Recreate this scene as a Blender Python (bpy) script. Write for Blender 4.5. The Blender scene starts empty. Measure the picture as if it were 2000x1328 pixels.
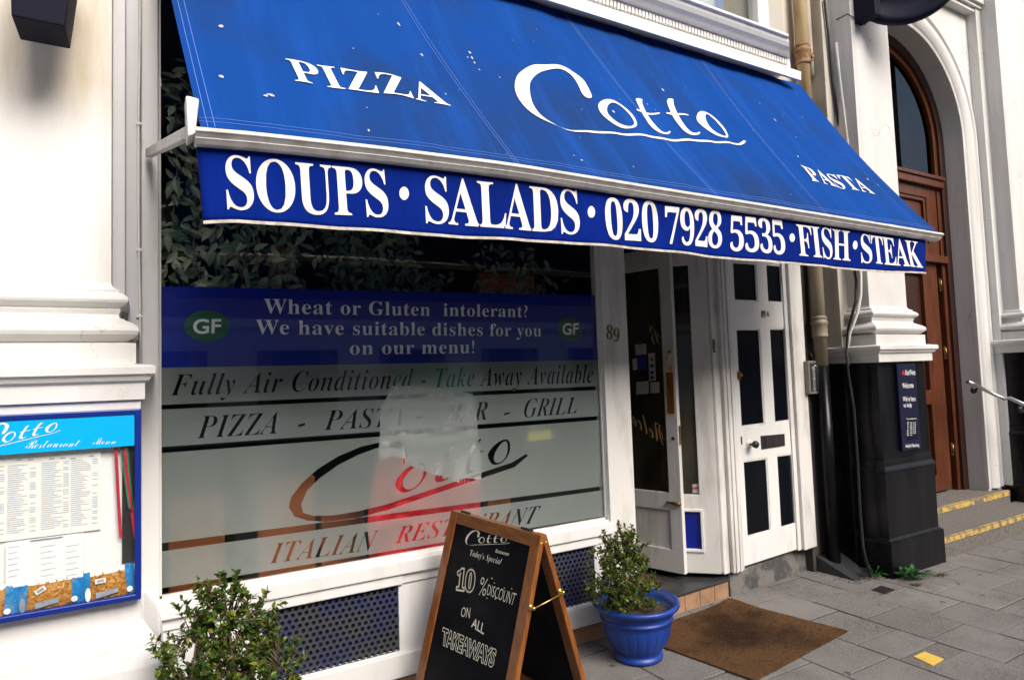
import bpy, bmesh, math, random
import numpy as np
from mathutils import Vector, Matrix
from mathutils.geometry import delaunay_2d_cdt

random.seed(7)
rng = np.random.default_rng(7)
S = bpy.context.scene
COL = S.collection

# ------------------------------------------------------------------ camera
YAW, PITCH, ROLL = [math.radians(a) for a in (29.912, 3.279, -1.948)]
FPX, EYE = 1239.2, 1.7


def cam_axes():
    f = Vector((math.sin(YAW) * math.cos(PITCH), math.cos(YAW) * math.cos(PITCH), math.sin(PITCH)))
    r = Vector((math.cos(YAW), -math.sin(YAW), 0))
    u = r.cross(f)
    return (math.cos(ROLL) * r + math.sin(ROLL) * u, -math.sin(ROLL) * r + math.cos(ROLL) * u, f)


CR, CU, CF = cam_axes()
cam = bpy.data.cameras.new('camera')
camo = bpy.data.objects.new('camera', cam)
COL.objects.link(camo)
cam.sensor_width = 36
cam.lens = 36 * FPX / 2000
cam.clip_start = 0.05
cam.clip_end = 2000
M = Matrix((CR, CU, -CF)).transposed().to_4x4()
M.translation = Vector((0, 0, EYE))
camo.matrix_world = M
S.camera = camo

# ------------------------------------------------------------------ light
SUN_EL, SUN_AZ = 40, 168      # azimuth measured clockwise from +Y (into the building)
w = bpy.data.worlds.new("World")
S.world = w
w.use_nodes = True
nt = w.node_tree
sky = nt.nodes.new('ShaderNodeTexSky')
sky.sky_type = 'NISHITA'
sky.sun_disc = False
sky.sun_elevation = math.radians(SUN_EL)
sky.sun_rotation = math.radians(SUN_AZ)
sky.air_density = 1.0
sky.dust_density = 6.0
sky.ozone_density = 0.6
bg = nt.nodes['Background']
bg.inputs[1].default_value = 0.1
nt.links.new(sky.outputs[0], bg.inputs[0])
sun = bpy.data.lights.new('sun', 'SUN')
sun.energy = 1.65
sun.angle = math.radians(34)
sun.color = (1, 0.985, 0.97)
suno = bpy.data.objects.new('sun', sun)
COL.objects.link(suno)
az, el = math.radians(SUN_AZ), math.radians(SUN_EL)
sd = Vector((math.sin(az) * math.cos(el), math.cos(az) * math.cos(el), math.sin(el)))
suno.rotation_euler = sd.to_track_quat('Z', 'Y').to_euler()
suno.location = (0, -5, 12)
S.view_settings.view_transform = 'Standard'
S.view_settings.look = 'None'
S.view_settings.exposure = 0.86
S.view_settings.gamma = 1
S.cycles.max_bounces = 10
S.cycles.transparent_max_bounces = 24
S.cycles.use_denoising = True

# ------------------------------------------------------------------ pixels of the photograph -> points on real planes


def ray(px, py):
    return CR * ((px - 1000) / FPX) - CU * ((py - 664) / FPX) + CF


def onp(px, py, p0, n):
    d = ray(px, py)
    o = Vector((0, 0, EYE))
    return o + d * ((Vector(p0) - o).dot(Vector(n)) / d.dot(Vector(n)))


def ony(px, py, y):
    return onp(px, py, (0, y, 0), (0, 1, 0))


def onz(px, py, z=0.0):
    return onp(px, py, (0, 0, z), (0, 0, 1))


def xz(px, py, y):
    p = ony(px, py, y)
    return (p.x, p.z)


# ------------------------------------------------------------------ materials
def new_mat(name):
    m = bpy.data.materials.new(name)
    m.use_nodes = True
    return m, m.node_tree, m.node_tree.nodes['Principled BSDF']


def mix_col(t, a, b, fac):
    n = t.nodes.new('ShaderNodeMix')
    n.data_type = 'RGBA'
    for i, v in ((6, a), (7, b)):
        if isinstance(v, (tuple, list)):
            n.inputs[i].default_value = (*v[:3], 1)
        else:
            t.links.new(v, n.inputs[i])
    if isinstance(fac, (int, float)):
        n.inputs[0].default_value = fac
    else:
        t.links.new(fac, n.inputs[0])
    return n.outputs[2]


def noise(t, scale, detail=6, stretch=None, rough=0.6):
    tc = t.nodes.new('ShaderNodeTexCoord')
    n = t.nodes.new('ShaderNodeTexNoise')
    n.inputs['Scale'].default_value = scale
    n.inputs['Detail'].default_value = detail
    n.inputs['Roughness'].default_value = rough
    if stretch:
        mp = t.nodes.new('ShaderNodeMapping')
        mp.inputs['Scale'].default_value = stretch
        t.links.new(tc.outputs['Object'], mp.inputs[0])
        t.links.new(mp.outputs[0], n.inputs['Vector'])
    else:
        t.links.new(tc.outputs['Object'], n.inputs['Vector'])
    return n.outputs[0]


def ramp(t, src, lo, hi):
    n = t.nodes.new('ShaderNodeMapRange')
    n.inputs[1].default_value = lo
    n.inputs[2].default_value = hi
    t.links.new(src, n.inputs[0])
    return n.outputs[0]


def bump(t, b, src, strength, dist=0.01):
    n = t.nodes.new('ShaderNodeBump')
    n.inputs['Strength'].default_value = strength
    n.inputs['Distance'].default_value = dist
    t.links.new(src, n.inputs['Height'])
    t.links.new(n.outputs[0], b.inputs['Normal'])


def paint(name, col, dirt=None, amount=0.5, rough=0.5, scale=6, lo=0.5, hi=0.75, streak=True, bstr=0.15, metallic=0.0, spec=0.5, chips=None):
    m, t, b = new_mat(name)
    dirt = dirt or tuple(c * 0.6 for c in col)
    f = ramp(t, noise(t, scale, 8, (1, 1, 0.22) if streak else None), lo, hi)
    mul = t.nodes.new('ShaderNodeMath')
    mul.operation = 'MULTIPLY'
    mul.inputs[1].default_value = amount
    t.links.new(f, mul.inputs[0])
    c = mix_col(t, col, dirt, mul.outputs[0])
    if chips:
        g = ramp(t, noise(t, chips[1], 10, None, 0.75), chips[2], chips[2] + 0.02)
        c = mix_col(t, c, chips[0], g)
    t.links.new(c, b.inputs['Base Color'])
    b.inputs['Roughness'].default_value = rough
    b.inputs['Metallic'].default_value = metallic
    b.inputs['Specular IOR Level'].default_value = spec
    if bstr:
        bump(t, b, noise(t, 90, 6), bstr, 0.003)
    return m




def stucco(name, col, dirt, amt, crack=True):
    m, t, b = new_mat(name)
    f1 = ramp(t, noise(t, 1.3, 7, (1, 1, .5), .6), .45, .75)
    f2 = ramp(t, noise(t, 7, 7, (1, 1, .07), .6), .5, .78)
    mx = t.nodes.new('ShaderNodeMath')
    mx.operation = 'MAXIMUM'
    t.links.new(f1, mx.inputs[0])
    t.links.new(f2, mx.inputs[1])
    mu = t.nodes.new('ShaderNodeMath')
    mu.operation = 'MULTIPLY'
    mu.inputs[1].default_value = amt
    t.links.new(mx.outputs[0], mu.inputs[0])
    c = mix_col(t, col, dirt, mu.outputs[0])
    tc = t.nodes.new('ShaderNodeTexCoord')
    dn_ = t.nodes.new('ShaderNodeTexNoise')
    dn_.inputs['Scale'].default_value = 3
    dn_.inputs['Detail'].default_value = 5
    t.links.new(tc.outputs['Object'], dn_.inputs['Vector'])
    va = t.nodes.new('ShaderNodeVectorMath')
    va.operation = 'MULTIPLY_ADD'
    va.inputs[1].default_value = (.5, .5, .5)
    t.links.new(dn_.outputs['Color'], va.inputs[0])
    t.links.new(tc.outputs['Object'], va.inputs[2])
    vo = t.nodes.new('ShaderNodeTexVoronoi')
    vo.feature = 'DISTANCE_TO_EDGE'
    vo.inputs['Scale'].default_value = 1.3
    t.links.new(va.outputs[0], vo.inputs['Vector'])
    cr = t.nodes.new('ShaderNodeMapRange')
    cr.inputs[1].default_value = .004
    cr.inputs[2].default_value = .001
    t.links.new(vo.outputs['Distance'], cr.inputs[0])
    gate = t.nodes.new('ShaderNodeMath')
    gate.operation = 'MULTIPLY'
    t.links.new(cr.outputs[0], gate.inputs[0])
    t.links.new(ramp(t, noise(t, .9, 3), .52, .6), gate.inputs[1])
    g2 = t.nodes.new('ShaderNodeMath')
    g2.operation = 'MULTIPLY'
    g2.inputs[1].default_value = .7 if crack else 0
    t.links.new(gate.outputs[0], g2.inputs[0])
    c = mix_col(t, c, (.25, .22, .18), g2.outputs[0])
    t.links.new(c, b.inputs['Base Color'])
    b.inputs['Roughness'].default_value = .62
    bump(t, b, noise(t, 45, 8, None, .7), .3, .004)
    return m


MT = {}
MT['stucco'] = paint('white_stucco', (.8, .795, .785), (.5, .47, .42), .35, .6, 2.2, .52, .8, True, .25)
MT['stucco_bank'] = paint('bank_stucco', (.74, .735, .72), (.42, .39, .34), .5, .6, 3, .5, .78, True, .25)
MT['stucco'] = stucco('white_stucco', (.76, .755, .745), (.47, .44, .38), .45)
MT['stucco_bank'] = stucco('bank_stucco', (.66, .655, .64), (.36, .33, .29), .45)
MT['timber'] = paint('white_timber_paint', (.79, .785, .77), (.4, .37, .32), .35, .38, 7, .55, .8, True, .12,
                     chips=((.3, .27, .23), 26, .73))
MT['old_timber'] = paint('worn_white_paint', (.74, .73, .7), (.3, .26, .21), .55, .42, 9, .5, .75, True, .2,
                         chips=((.2, .17, .14), 20, .7))
MT['black_paint'] = paint('black_gloss_paint', (.004, .004, .006), (.02, .0195, .02), .6, .24, 5, .48, .75, True, .25, spec=.22,
                          chips=((.3, .28, .26), 40, .77))
MT['cream'] = paint('cream_pipe_paint', (.52, .385, .2), (.22, .1, .04), .8, .5, 9, .5, .7, True, .3, chips=((.12, .05, .02), 20, .68))
MT['rust'] = paint('rusted_iron', (.33, .19, .09), (.1, .04, .02), .8, .75, 30, .4, .65, False, .5)
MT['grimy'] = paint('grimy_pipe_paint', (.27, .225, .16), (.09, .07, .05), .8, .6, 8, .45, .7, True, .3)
MT['cream_wall'] = paint('stained_cream_wall', (.58, .54, .46), (.2, .13, .06), .7, .7, 4, .5, .78, True, .3)
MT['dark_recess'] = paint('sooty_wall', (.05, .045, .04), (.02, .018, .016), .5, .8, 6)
MT['navy'] = paint('navy_enamel', (.004, .005, .018), (.008, .008, .018), .4, .6, 8, .5, .8, spec=.15)
MT['blue_frame'] = paint('blue_gloss_paint', (.004, .022, .22), (.01, .04, .3), .5, .3, 12, .5, .8, False, .1, chips=((.75, .75, .78), 38, .735))
MT['cyan'] = paint('cyan_vinyl', (.0, .42, .86), (.0, .38, .8), .3, .3, 5, streak=False, bstr=0)
MT['white_print'] = paint('white_lettering', (.82, .82, .82), (.7, .7, .68), .3, .5, 10, streak=False, bstr=0)
MT['valance_print'] = paint('painted_white_lettering', (.8, .79, .77), (.55, .46, .4), .6, .6, 9, .55, .7, False, .1)
MT['vinyl_white'] = paint('silvery_white_vinyl', (.84, .85, .9), (.7, .72, .8), .5, .4, 6, streak=False, bstr=0)
MT['black_print'] = paint('black_lettering', (.02, .02, .025), None, .2, .5, 10, bstr=0)
MT['grey_print'] = paint('grey_printed_text', (.46, .5, .62), (.58, .6, .68), .6, .7, 60, streak=False, bstr=0)
MT['chalk'] = paint('chalk_marker', (.85, .83, .68), (.6, .58, .45), .6, .7, 60, .4, .7, False, .1)
MT['slate'] = paint('blackboard', (.003, .0035, .006), (.022, .023, .027), .8, .6, 2.2, .5, .75, False, .05, spec=.1)
MT['brass'] = paint('brass', (.72, .5, .16), (.3, .18, .05), .6, .28, 30, .45, .7, False, .05, metallic=1)
MT['old_brass'] = paint('tarnished_brass', (.3, .19, .07), (.08, .05, .02), .7, .4, 40, .4, .7, False, .1, metallic=.9)
MT['iron'] = paint('black_iron', (.02, .02, .02), (.06, .05, .045), .5, .45, 20, bstr=.2)
MT['chrome'] = paint('brushed_steel', (.6, .6, .62), (.35, .35, .37), .4, .22, 10, metallic=1, bstr=0)
MT['alu'] = paint('dirty_white_aluminium', (.74, .72, .69), (.3, .28, .25), .55, .45, 14, .42, .72, False, .1)
MT['alu_white'] = paint('white_enamelled_metal', (.78, .76, .72), (.4, .36, .3), .6, .45, 12, .5, .75, False, .1)
MT['terracotta'] = paint('terracotta_tile', (.4, .23, .13), (.2, .12, .08), .8, .65, 9, .42, .7, False, .3)
MT['slab_dark'] = paint('dark_slate_threshold', (.035, .036, .04), (.09, .085, .08), .6, .4, 6, .5, .75, False, .2)
MT['peel'] = paint('peeling_painted_stone', (.17, .16, .15), (.05, .05, .052), .9, .8, 7, .47, .6, False, .5)
MT['stone_step'] = paint('worn_granite_step', (.17, .155, .138), (.085, .077, .07), .8, .8, 45, .4, .65, False, .4)
MT['yellow'] = paint('worn_yellow_paint', (.62, .4, .08), (.15, .135, .12), 1, .65, 13, .47, .6, False, .3)
MT['yellow_plate'] = paint('yellow_plate', (.75, .5, .09), (.5, .33, .08), .5, .5, 12, streak=False)
MT['coir'] = None
MT['bark'] = paint('bark', (.16, .1, .06), (.32, .24, .17), .6, .8, 60, .45, .65, True, .5)
MT['soil'] = paint('potting_soil', (.03, .02, .014), (.07, .05, .035), .6, .95, 60, .4, .6, False, .8)
MT['blue_pot'] = paint('blue_glazed_clay', (.008, .05, .32), (.012, .025, .09), .8, .38, 7, .47, .72, True, .35, chips=((.3, .36, .46), 45, .71))
MT['paper'] = paint('menu_paper', (.88, .885, .89), (.82, .81, .79), .4, .7, 4, streak=False, bstr=0)
MT['paper_warm'] = paint('sunned_paper', (.88, .86, .82), (.88, .87, .85), .5, .7, 4, streak=False, bstr=0)  # warm light tinted into the upper menu sheet
MT['red_ribbon'] = paint('red_ribbon', (.5, .02, .05), (.3, .01, .03), .5, .5, 20)
MT['green_ribbon'] = paint('green_ribbon', (.02, .2, .1), (.01, .12, .06), .5, .5, 20)
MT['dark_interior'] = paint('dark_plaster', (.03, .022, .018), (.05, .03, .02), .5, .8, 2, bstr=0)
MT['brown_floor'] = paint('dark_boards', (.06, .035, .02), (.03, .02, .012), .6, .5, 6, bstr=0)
MT['terra_chair'] = paint('orange_brown_leather', (.34, .1, .026), (.22, .06, .02), .6, .5, 6, bstr=.1)
MT['blue_board'] = paint('blue_painted_board', (.012, .03, .2), (.008, .012, .05), .9, .5, 5, .4, .62, False, .1)
MT['mesh_metal'] = paint('dark_perforated_metal', (.05, .052, .065), (.02, .03, .12), .8, .5, 5, .45, .62, False, .1)
MT['entry_metal'] = paint('grey_anodised_metal', (.23, .22, .19), (.14, .13, .11), .6, .42, 20, metallic=.3, bstr=.05)
MT['reveal'] = paint('shop_upper_wall', (.45, .42, .37), (.25, .22, .18), .6, .7, 4)
MT['asphalt'] = paint('asphalt', (.05, .05, .05), (.08, .078, .075), .6, .85, 30, streak=False, bstr=.5)
MT['brick_far'] = paint('far_brick', (.22, .15, .11), (.14, .1, .08), .7, .8, 1.5)
MT['stitch'] = paint('pale_blue_thread', (.09, .2, .62), (.06, .16, .55), .5, .7, 30, bstr=0)
MT['dropping'] = paint('dried_droppings', (.5, .52, .58), (.2, .22, .3), .6, .8, 60, .4, .6, False)
MT['hem'] = paint('grubby_white_tape', (.62, .58, .52), (.3, .25, .2), .7, .7, 24, .42, .65, False)
MT['curtain'] = paint('beige_curtain', (.2, .17, .12), (.13, .1, .07), .6, .8, 8)
MT['sash_inside'] = paint('grey_blind', (.34, .38, .44), (.24, .27, .32), .6, .5, 3)
MT['gf_green'] = paint('green_vinyl', (.005, .1, .05), None, .2, .35, 5, bstr=0)
MT['navy_vinyl'] = paint('navy_vinyl', (.003, .016, .27), (.003, .019, .3), .5, .25, 3, streak=False, bstr=0)
MT['sticker'] = paint('pale_sticker', (.5, .48, .44), (.25, .22, .2), .6, .6, 30, streak=False, bstr=0)
MT['blue_sticker'] = paint('blue_sticker', (.02, .05, .3), None, .2, .5, 30, bstr=0)
MT['red_sticker'] = paint('red_sticker', (.5, .05, .08), None, .2, .5, 30, bstr=0)
MT['gold'] = paint('gold_leaf_script', (.5, .34, .14), (.25, .16, .06), .6, .4, 20, bstr=0)
MT['flag_green'] = paint('green_cloth', (.012, .2, .14), (.008, .13, .09), .5, .8, 12)
MT['flag_white'] = paint('white_cloth', (.68, .69, .69), (.5, .52, .54), .5, .8, 12)
MT['flag_red'] = paint('red_cloth', (.62, .02, .035), (.45, .015, .03), .5, .8, 12)
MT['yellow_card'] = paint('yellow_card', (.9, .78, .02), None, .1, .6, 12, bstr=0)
MT['bank_sign'] = paint('dark_blue_sign_panel', (.004, .005, .03), (.003, .004, .022), .4, .4, 6, bstr=0)
MT['red_logo'] = paint('red_emblem', (.65, .01, .02), None, .1, .5, 6, bstr=0)
MT['door_black'] = paint('black_door_panel', (.002, .003, .006), (.008, .009, .016), .4, .25, 8, .5, .8, True, .05, spec=.2, chips=((.3, .32, .36), 30, .78))
MT['lead'] = paint('grey_cable_sheath', (.008, .008, .009), (.03, .027, .025), .5, .6, 14, bstr=.1)
MT['conduit'] = paint('white_conduit', (.68, .67, .64), (.35, .3, .25), .6, .5, 12, .5, .75)
MT['marker_line'] = paint('ink_line', (.5, .52, .6), None, .1, .7, 5, bstr=0)


def fabric(name, col, dark, wave_dir, bstr=.25):
    m, t, b = new_mat(name)
    f1 = ramp(t, noise(t, 1.1, 7, None, .55), .46, .68)
    f2 = ramp(t, noise(t, 9, 6, wave_dir), .48, .85)
    c = mix_col(t, col, dark, f1)
    c2 = mix_col(t, c, tuple(min(1, v * 1.3 + .002) for v in col), f2)
    t.links.new(c2, b.inputs['Base Color'])
    b.inputs['Roughness'].default_value = .9
    b.inputs['Specular IOR Level'].default_value = .04
    bump(t, b, noise(t, 6, 5, wave_dir), bstr, .03)
    return m


MT['canopy'] = fabric('royal_blue_canvas', (.006, .052, .25), (.013, .042, .15), (1, .12, .08), .3)
MT['valance'] = fabric('deep_blue_canvas', (.002, .017, .2), (.003, .013, .14), (1, 1, .4), .22)


def wood(name, a, bcol, rough, axis):
    m, t, b = new_mat(name)
    st = [9, 9, 9]
    st[axis] = .7
    n1 = noise(t, 5, 9, tuple(st), .65)
    c = mix_col(t, a, bcol, ramp(t, n1, .35, .68))
    t.links.new(c, b.inputs['Base Color'])
    b.inputs['Roughness'].default_value = rough
    bump(t, b, n1, .15, .004)
    return m


MT['oak'] = wood('varnished_oak', (.33, .115, .022), (.15, .045, .01), .32, 2)
MT['oak_cross'] = wood('varnished_oak_rail', (.3, .11, .026), (.13, .045, .012), .35, 1)
MT['mahogany'] = wood('mahogany', (.13, .034, .011), (.045, .013, .005), .35, 2)
MT['mahogany_dark'] = wood('dark_mahogany', (.05, .014, .008), (.02, .007, .005), .4, 2)


def coir():
    m, t, b = new_mat('coir_matting')
    f = ramp(t, noise(t, 2.2, 5, None, .5), .42, .62)
    c = mix_col(t, (.125, .066, .03), (.028, .015, .009), f)
    g = noise(t, 260, 4)
    c = mix_col(t, c, (.035, .02, .012), ramp(t, noise(t, 38, 6, None, .7), .5, .8))
    c2 = mix_col(t, c, (.26, .155, .08), ramp(t, g, .54, .74))
    t.links.new(c2, b.inputs['Base Color'])
    b.inputs['Roughness'].default_value = .95
    b.inputs['Specular IOR Level'].default_value = .1
    bump(t, b, g, .8, .008)
    return m


MT['coir'] = coir()


def leafmat(name, cols, rough=.4, stripe=False):
    m, t, b = new_mat(name)
    g = t.nodes.new('ShaderNodeNewGeometry')
    r = t.nodes.new('ShaderNodeValToRGB')
    el_ = r.color_ramp.elements
    el_[0].color = (*cols[0], 1)
    el_[1].color = (*cols[-1], 1)
    for i, c in enumerate(cols[1:-1]):
        e = el_.new((i + 1) / (len(cols) - 1))
        e.color = (*c, 1)
    t.links.new(g.outputs['Random Per Island'], r.inputs[0])
    t.links.new(r.outputs[0], b.inputs['Base Color'])
    b.inputs['Roughness'].default_value = rough
    b.inputs['Subsurface Weight'].default_value = 0
    tr = t.nodes.new('ShaderNodeBsdfTranslucent')
    t.links.new(r.outputs[0], tr.inputs[0])
    mx = t.nodes.new('ShaderNodeMixShader')
    mx.inputs[0].default_value = .25
    t.links.new(b.outputs[0], mx.inputs[1])
    t.links.new(tr.outputs[0], mx.inputs[2])
    t.links.new(mx.outputs[0], t.nodes['Material Output'].inputs[0])
    return m


MT['box_leaf'] = leafmat('box_leaves', [(.016, .055, .006), (.045, .115, .012), (.11, .21, .02), (.022, .07, .008), (.065, .15, .014), (.2, .26, .03), (.018, .06, .007), (.26, .22, .035), (.04, .1, .011), (.12, .06, .02)])
MT['vine_leaf'] = leafmat('variegated_leaves', [(.06, .13, .09), (.24, .35, .24), (.42, .5, .33), (.12, .2, .15), (.5, .5, .33)], .3)
MT['weed_leaf'] = leafmat('weed_leaves', [(.02, .09, .02), (.04, .15, .03), (.03, .12, .03)], .45)
MT['dry_grass'] = leafmat('dry_grass', [(.12, .11, .03), (.06, .09, .02), (.2, .16, .05)], .6)
MT['pasta'] = leafmat('dry_pasta', [(.6, .25, .02), (.75, .38, .05), (.48, .17, .015), (.7, .32, .035)], .5)
MT['film_blue'] = paint('blue_packet_film', (.01, .22, .55), (.25, .42, .55), .6, .22, 14, .5, .7, False, .4)
MT['film_clear'] = paint('pale_packet_film', (.55, .3, .08), (.4, .2, .05), .6, .3, 20, .45, .65, False, .3)
MT['label_white'] = paint('white_label', (.8, .8, .8), None, .1, .5, 20, bstr=0)
MT['label_grey'] = paint('grey_label', (.2, .25, .32), (.4, .44, .5), .7, .4, 20, .4, .6, False, 0)


def glass(name, tint=(.985, .995, .99), refl=1.0, reflect_haze=0):
    m = bpy.data.materials.new(name)
    m.use_nodes = True
    t = m.node_tree
    t.nodes.remove(t.nodes['Principled BSDF'])
    tr = t.nodes.new('ShaderNodeBsdfTransparent')
    tr.inputs[0].default_value = (*tint, 1)
    gl = t.nodes.new('ShaderNodeBsdfGlossy')
    gl.inputs['Roughness'].default_value = .015
    lw = t.nodes.new('ShaderNodeLayerWeight')
    lw.inputs[0].default_value = .5
    pw = t.nodes.new('ShaderNodeMath')
    pw.operation = 'POWER'
    pw.inputs[1].default_value = 5
    t.links.new(lw.outputs['Facing'], pw.inputs[0])
    mu = t.nodes.new('ShaderNodeMath')
    mu.operation = 'MULTIPLY_ADD'
    mu.inputs[1].default_value = refl * .9
    mu.inputs[2].default_value = refl * .035
    t.links.new(pw.outputs[0], mu.inputs[0])
    mx = t.nodes.new('ShaderNodeMixShader')
    t.links.new(mu.outputs[0], mx.inputs[0])
    t.links.new(tr.outputs[0], mx.inputs[1])
    t.links.new(gl.outputs[0], mx.inputs[2])
    out = mx.outputs[0]
    if reflect_haze:
        df = t.nodes.new('ShaderNodeBsdfDiffuse')  # brownish haze imitating the street reflected in the door glass
        df.inputs[0].default_value = (.2, .18, .12, 1)
        m3 = t.nodes.new('ShaderNodeMixShader')
        mm = t.nodes.new('ShaderNodeMath')
        mm.operation = 'MULTIPLY'
        mm.inputs[1].default_value = reflect_haze
        t.links.new(ramp(t, noise(t, 2.2, 5, (1, 1, .4)), .3, .7), mm.inputs[0])
        t.links.new(mm.outputs[0], m3.inputs[0])
        t.links.new(out, m3.inputs[1])
        t.links.new(df.outputs[0], m3.inputs[2])
        out = m3.outputs[0]
    t.links.new(out, t.nodes['Material Output'].inputs[0])
    return m


MT['glass'] = glass('window_glass', refl=1.15)
MT['dark_glass'] = glass('fanlight_glass', (.4, .4, .4), .05)
MT['grey_white'] = paint('pale_grey_paint', (.52, .52, .545), (.3, .28, .26), .45, .5, 5, .52, .8, True, .15)  # greyer tone for the stepped strips of the jamb
MT['door_glass'] = glass('door_glass', (.75, .76, .74), 1.4, .3)


def frosted():
    m = bpy.data.materials.new('frosted_window_film')
    m.use_nodes = True
    t = m.node_tree
    b = t.nodes['Principled BSDF']
    c = mix_col(t, (.36, .41, .4), (.47, .52, .51), ramp(t, noise(t, 2.5, 5, (1, 1, .4)), .4, .7))
    t.links.new(c, b.inputs['Base Color'])
    b.inputs['Roughness'].default_value = .35
    tl = t.nodes.new('ShaderNodeBsdfTranslucent')
    tl.inputs[0].default_value = (.6, .66, .65, 1)
    tr0 = t.nodes.new('ShaderNodeBsdfTransparent')
    rf = t.nodes.new('ShaderNodeBsdfRefraction')
    rf.inputs['Roughness'].default_value = .3
    rf.inputs['IOR'].default_value = 1.02
    tr = t.nodes.new('ShaderNodeMixShader')
    tr.inputs[0].default_value = .55
    t.links.new(tr0.outputs[0], tr.inputs[1])
    t.links.new(rf.outputs[0], tr.inputs[2])
    m1 = t.nodes.new('ShaderNodeMixShader')
    m1.inputs[0].default_value = .25
    t.links.new(b.outputs[0], m1.inputs[1])
    t.links.new(tl.outputs[0], m1.inputs[2])
    m2 = t.nodes.new('ShaderNodeMixShader')
    m2.inputs[0].default_value = .33
    t.links.new(m1.outputs[0], m2.inputs[1])
    t.links.new(tr.outputs[0], m2.inputs[2])
    t.links.new(m2.outputs[0], t.nodes['Material Output'].inputs[0])
    return m


MT['frost'] = frosted()


def paving():
    m, t, b = new_mat('grey_paving_slab')
    g = t.nodes.new('ShaderNodeNewGeometry')
    c0 = mix_col(t, (.124, .116, .11), (.186, .175, .166), g.outputs['Random Per Island'])
    n1 = ramp(t, noise(t, 2.2, 9, None, .72), .44, .64)
    c1 = mix_col(t, c0, (.085, .078, .072), n1)
    n2 = ramp(t, noise(t, 120, 5), .45, .7)
    c2 = mix_col(t, c1, (.27, .253, .238), n2)
    # chewing-gum spots
    tc = t.nodes.new('ShaderNodeTexCoord')
    mp = t.nodes.new('ShaderNodeMapping')
    mp.inputs['Scale'].default_value = (1, 1, 0)
    v = t.nodes.new('ShaderNodeTexVoronoi')
    v.inputs['Scale'].default_value = 5.5
    t.links.new(tc.outputs['Object'], mp.inputs[0])
    t.links.new(mp.outputs[0], v.inputs['Vector'])
    cut = t.nodes.new('ShaderNodeMapRange')
    cut.inputs[1].default_value = .115
    cut.inputs[2].default_value = .095
    t.links.new(v.outputs['Distance'], cut.inputs[0])
    sep = t.nodes.new('ShaderNodeSeparateColor')
    t.links.new(v.outputs['Color'], sep.inputs[0])
    keep = t.nodes.new('ShaderNodeMath')
    keep.operation = 'GREATER_THAN'
    keep.inputs[1].default_value = .4
    t.links.new(sep.outputs[0], keep.inputs[0])
    mu = t.nodes.new('ShaderNodeMath')
    mu.operation = 'MULTIPLY'
    t.links.new(cut.outputs[0], mu.inputs[0])
    t.links.new(keep.outputs[0], mu.inputs[1])
    c3 = mix_col(t, c2, (.075, .07, .068), mu.outputs[0])
    t.links.new(c3, b.inputs['Base Color'])
    b.inputs['Roughness'].default_value = .85
    bump(t, b, noise(t, 70, 8, None, .75), .6, .006)
    return m


MT['paving'] = paving()
MT['mortar'] = paint('dirty_joint', (.05, .044, .038), (.1, .085, .07), .6, .95, 40, .4, .6, False, .5)


def stained_stucco():
    """stucco with brown run-off below the lantern (real stain: stays put whatever the light)"""
    m, t, b = new_mat('stained_white_stucco')
    tc = t.nodes.new('ShaderNodeTexCoord')
    sp = t.nodes.new('ShaderNodeSeparateXYZ')
    t.links.new(tc.outputs['Object'], sp.inputs[0])
    h = ramp(t, sp.outputs[2], 2.72, 2.98)
    n1 = noise(t, 5, 6, (1, 1, .15))
    n = t.nodes.new('ShaderNodeMath')
    n.operation = 'MULTIPLY'
    t.links.new(h, n.inputs[0])
    t.links.new(ramp(t, n1, .3, .62), n.inputs[1])
    c = mix_col(t, (.77, .765, .75), (.52, .43, .29), n.outputs[0])
    c = mix_col(t, c, (.55, .5, .42), ramp(t, noise(t, 4, 7, (1, 1, .1)), .58, .95))
    t.links.new(c, b.inputs['Base Color'])
    b.inputs['Roughness'].default_value = .6
    bump(t, b, noise(t, 60, 6), .2, .004)
    return m


MT['stucco_stained'] = stained_stucco()


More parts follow.
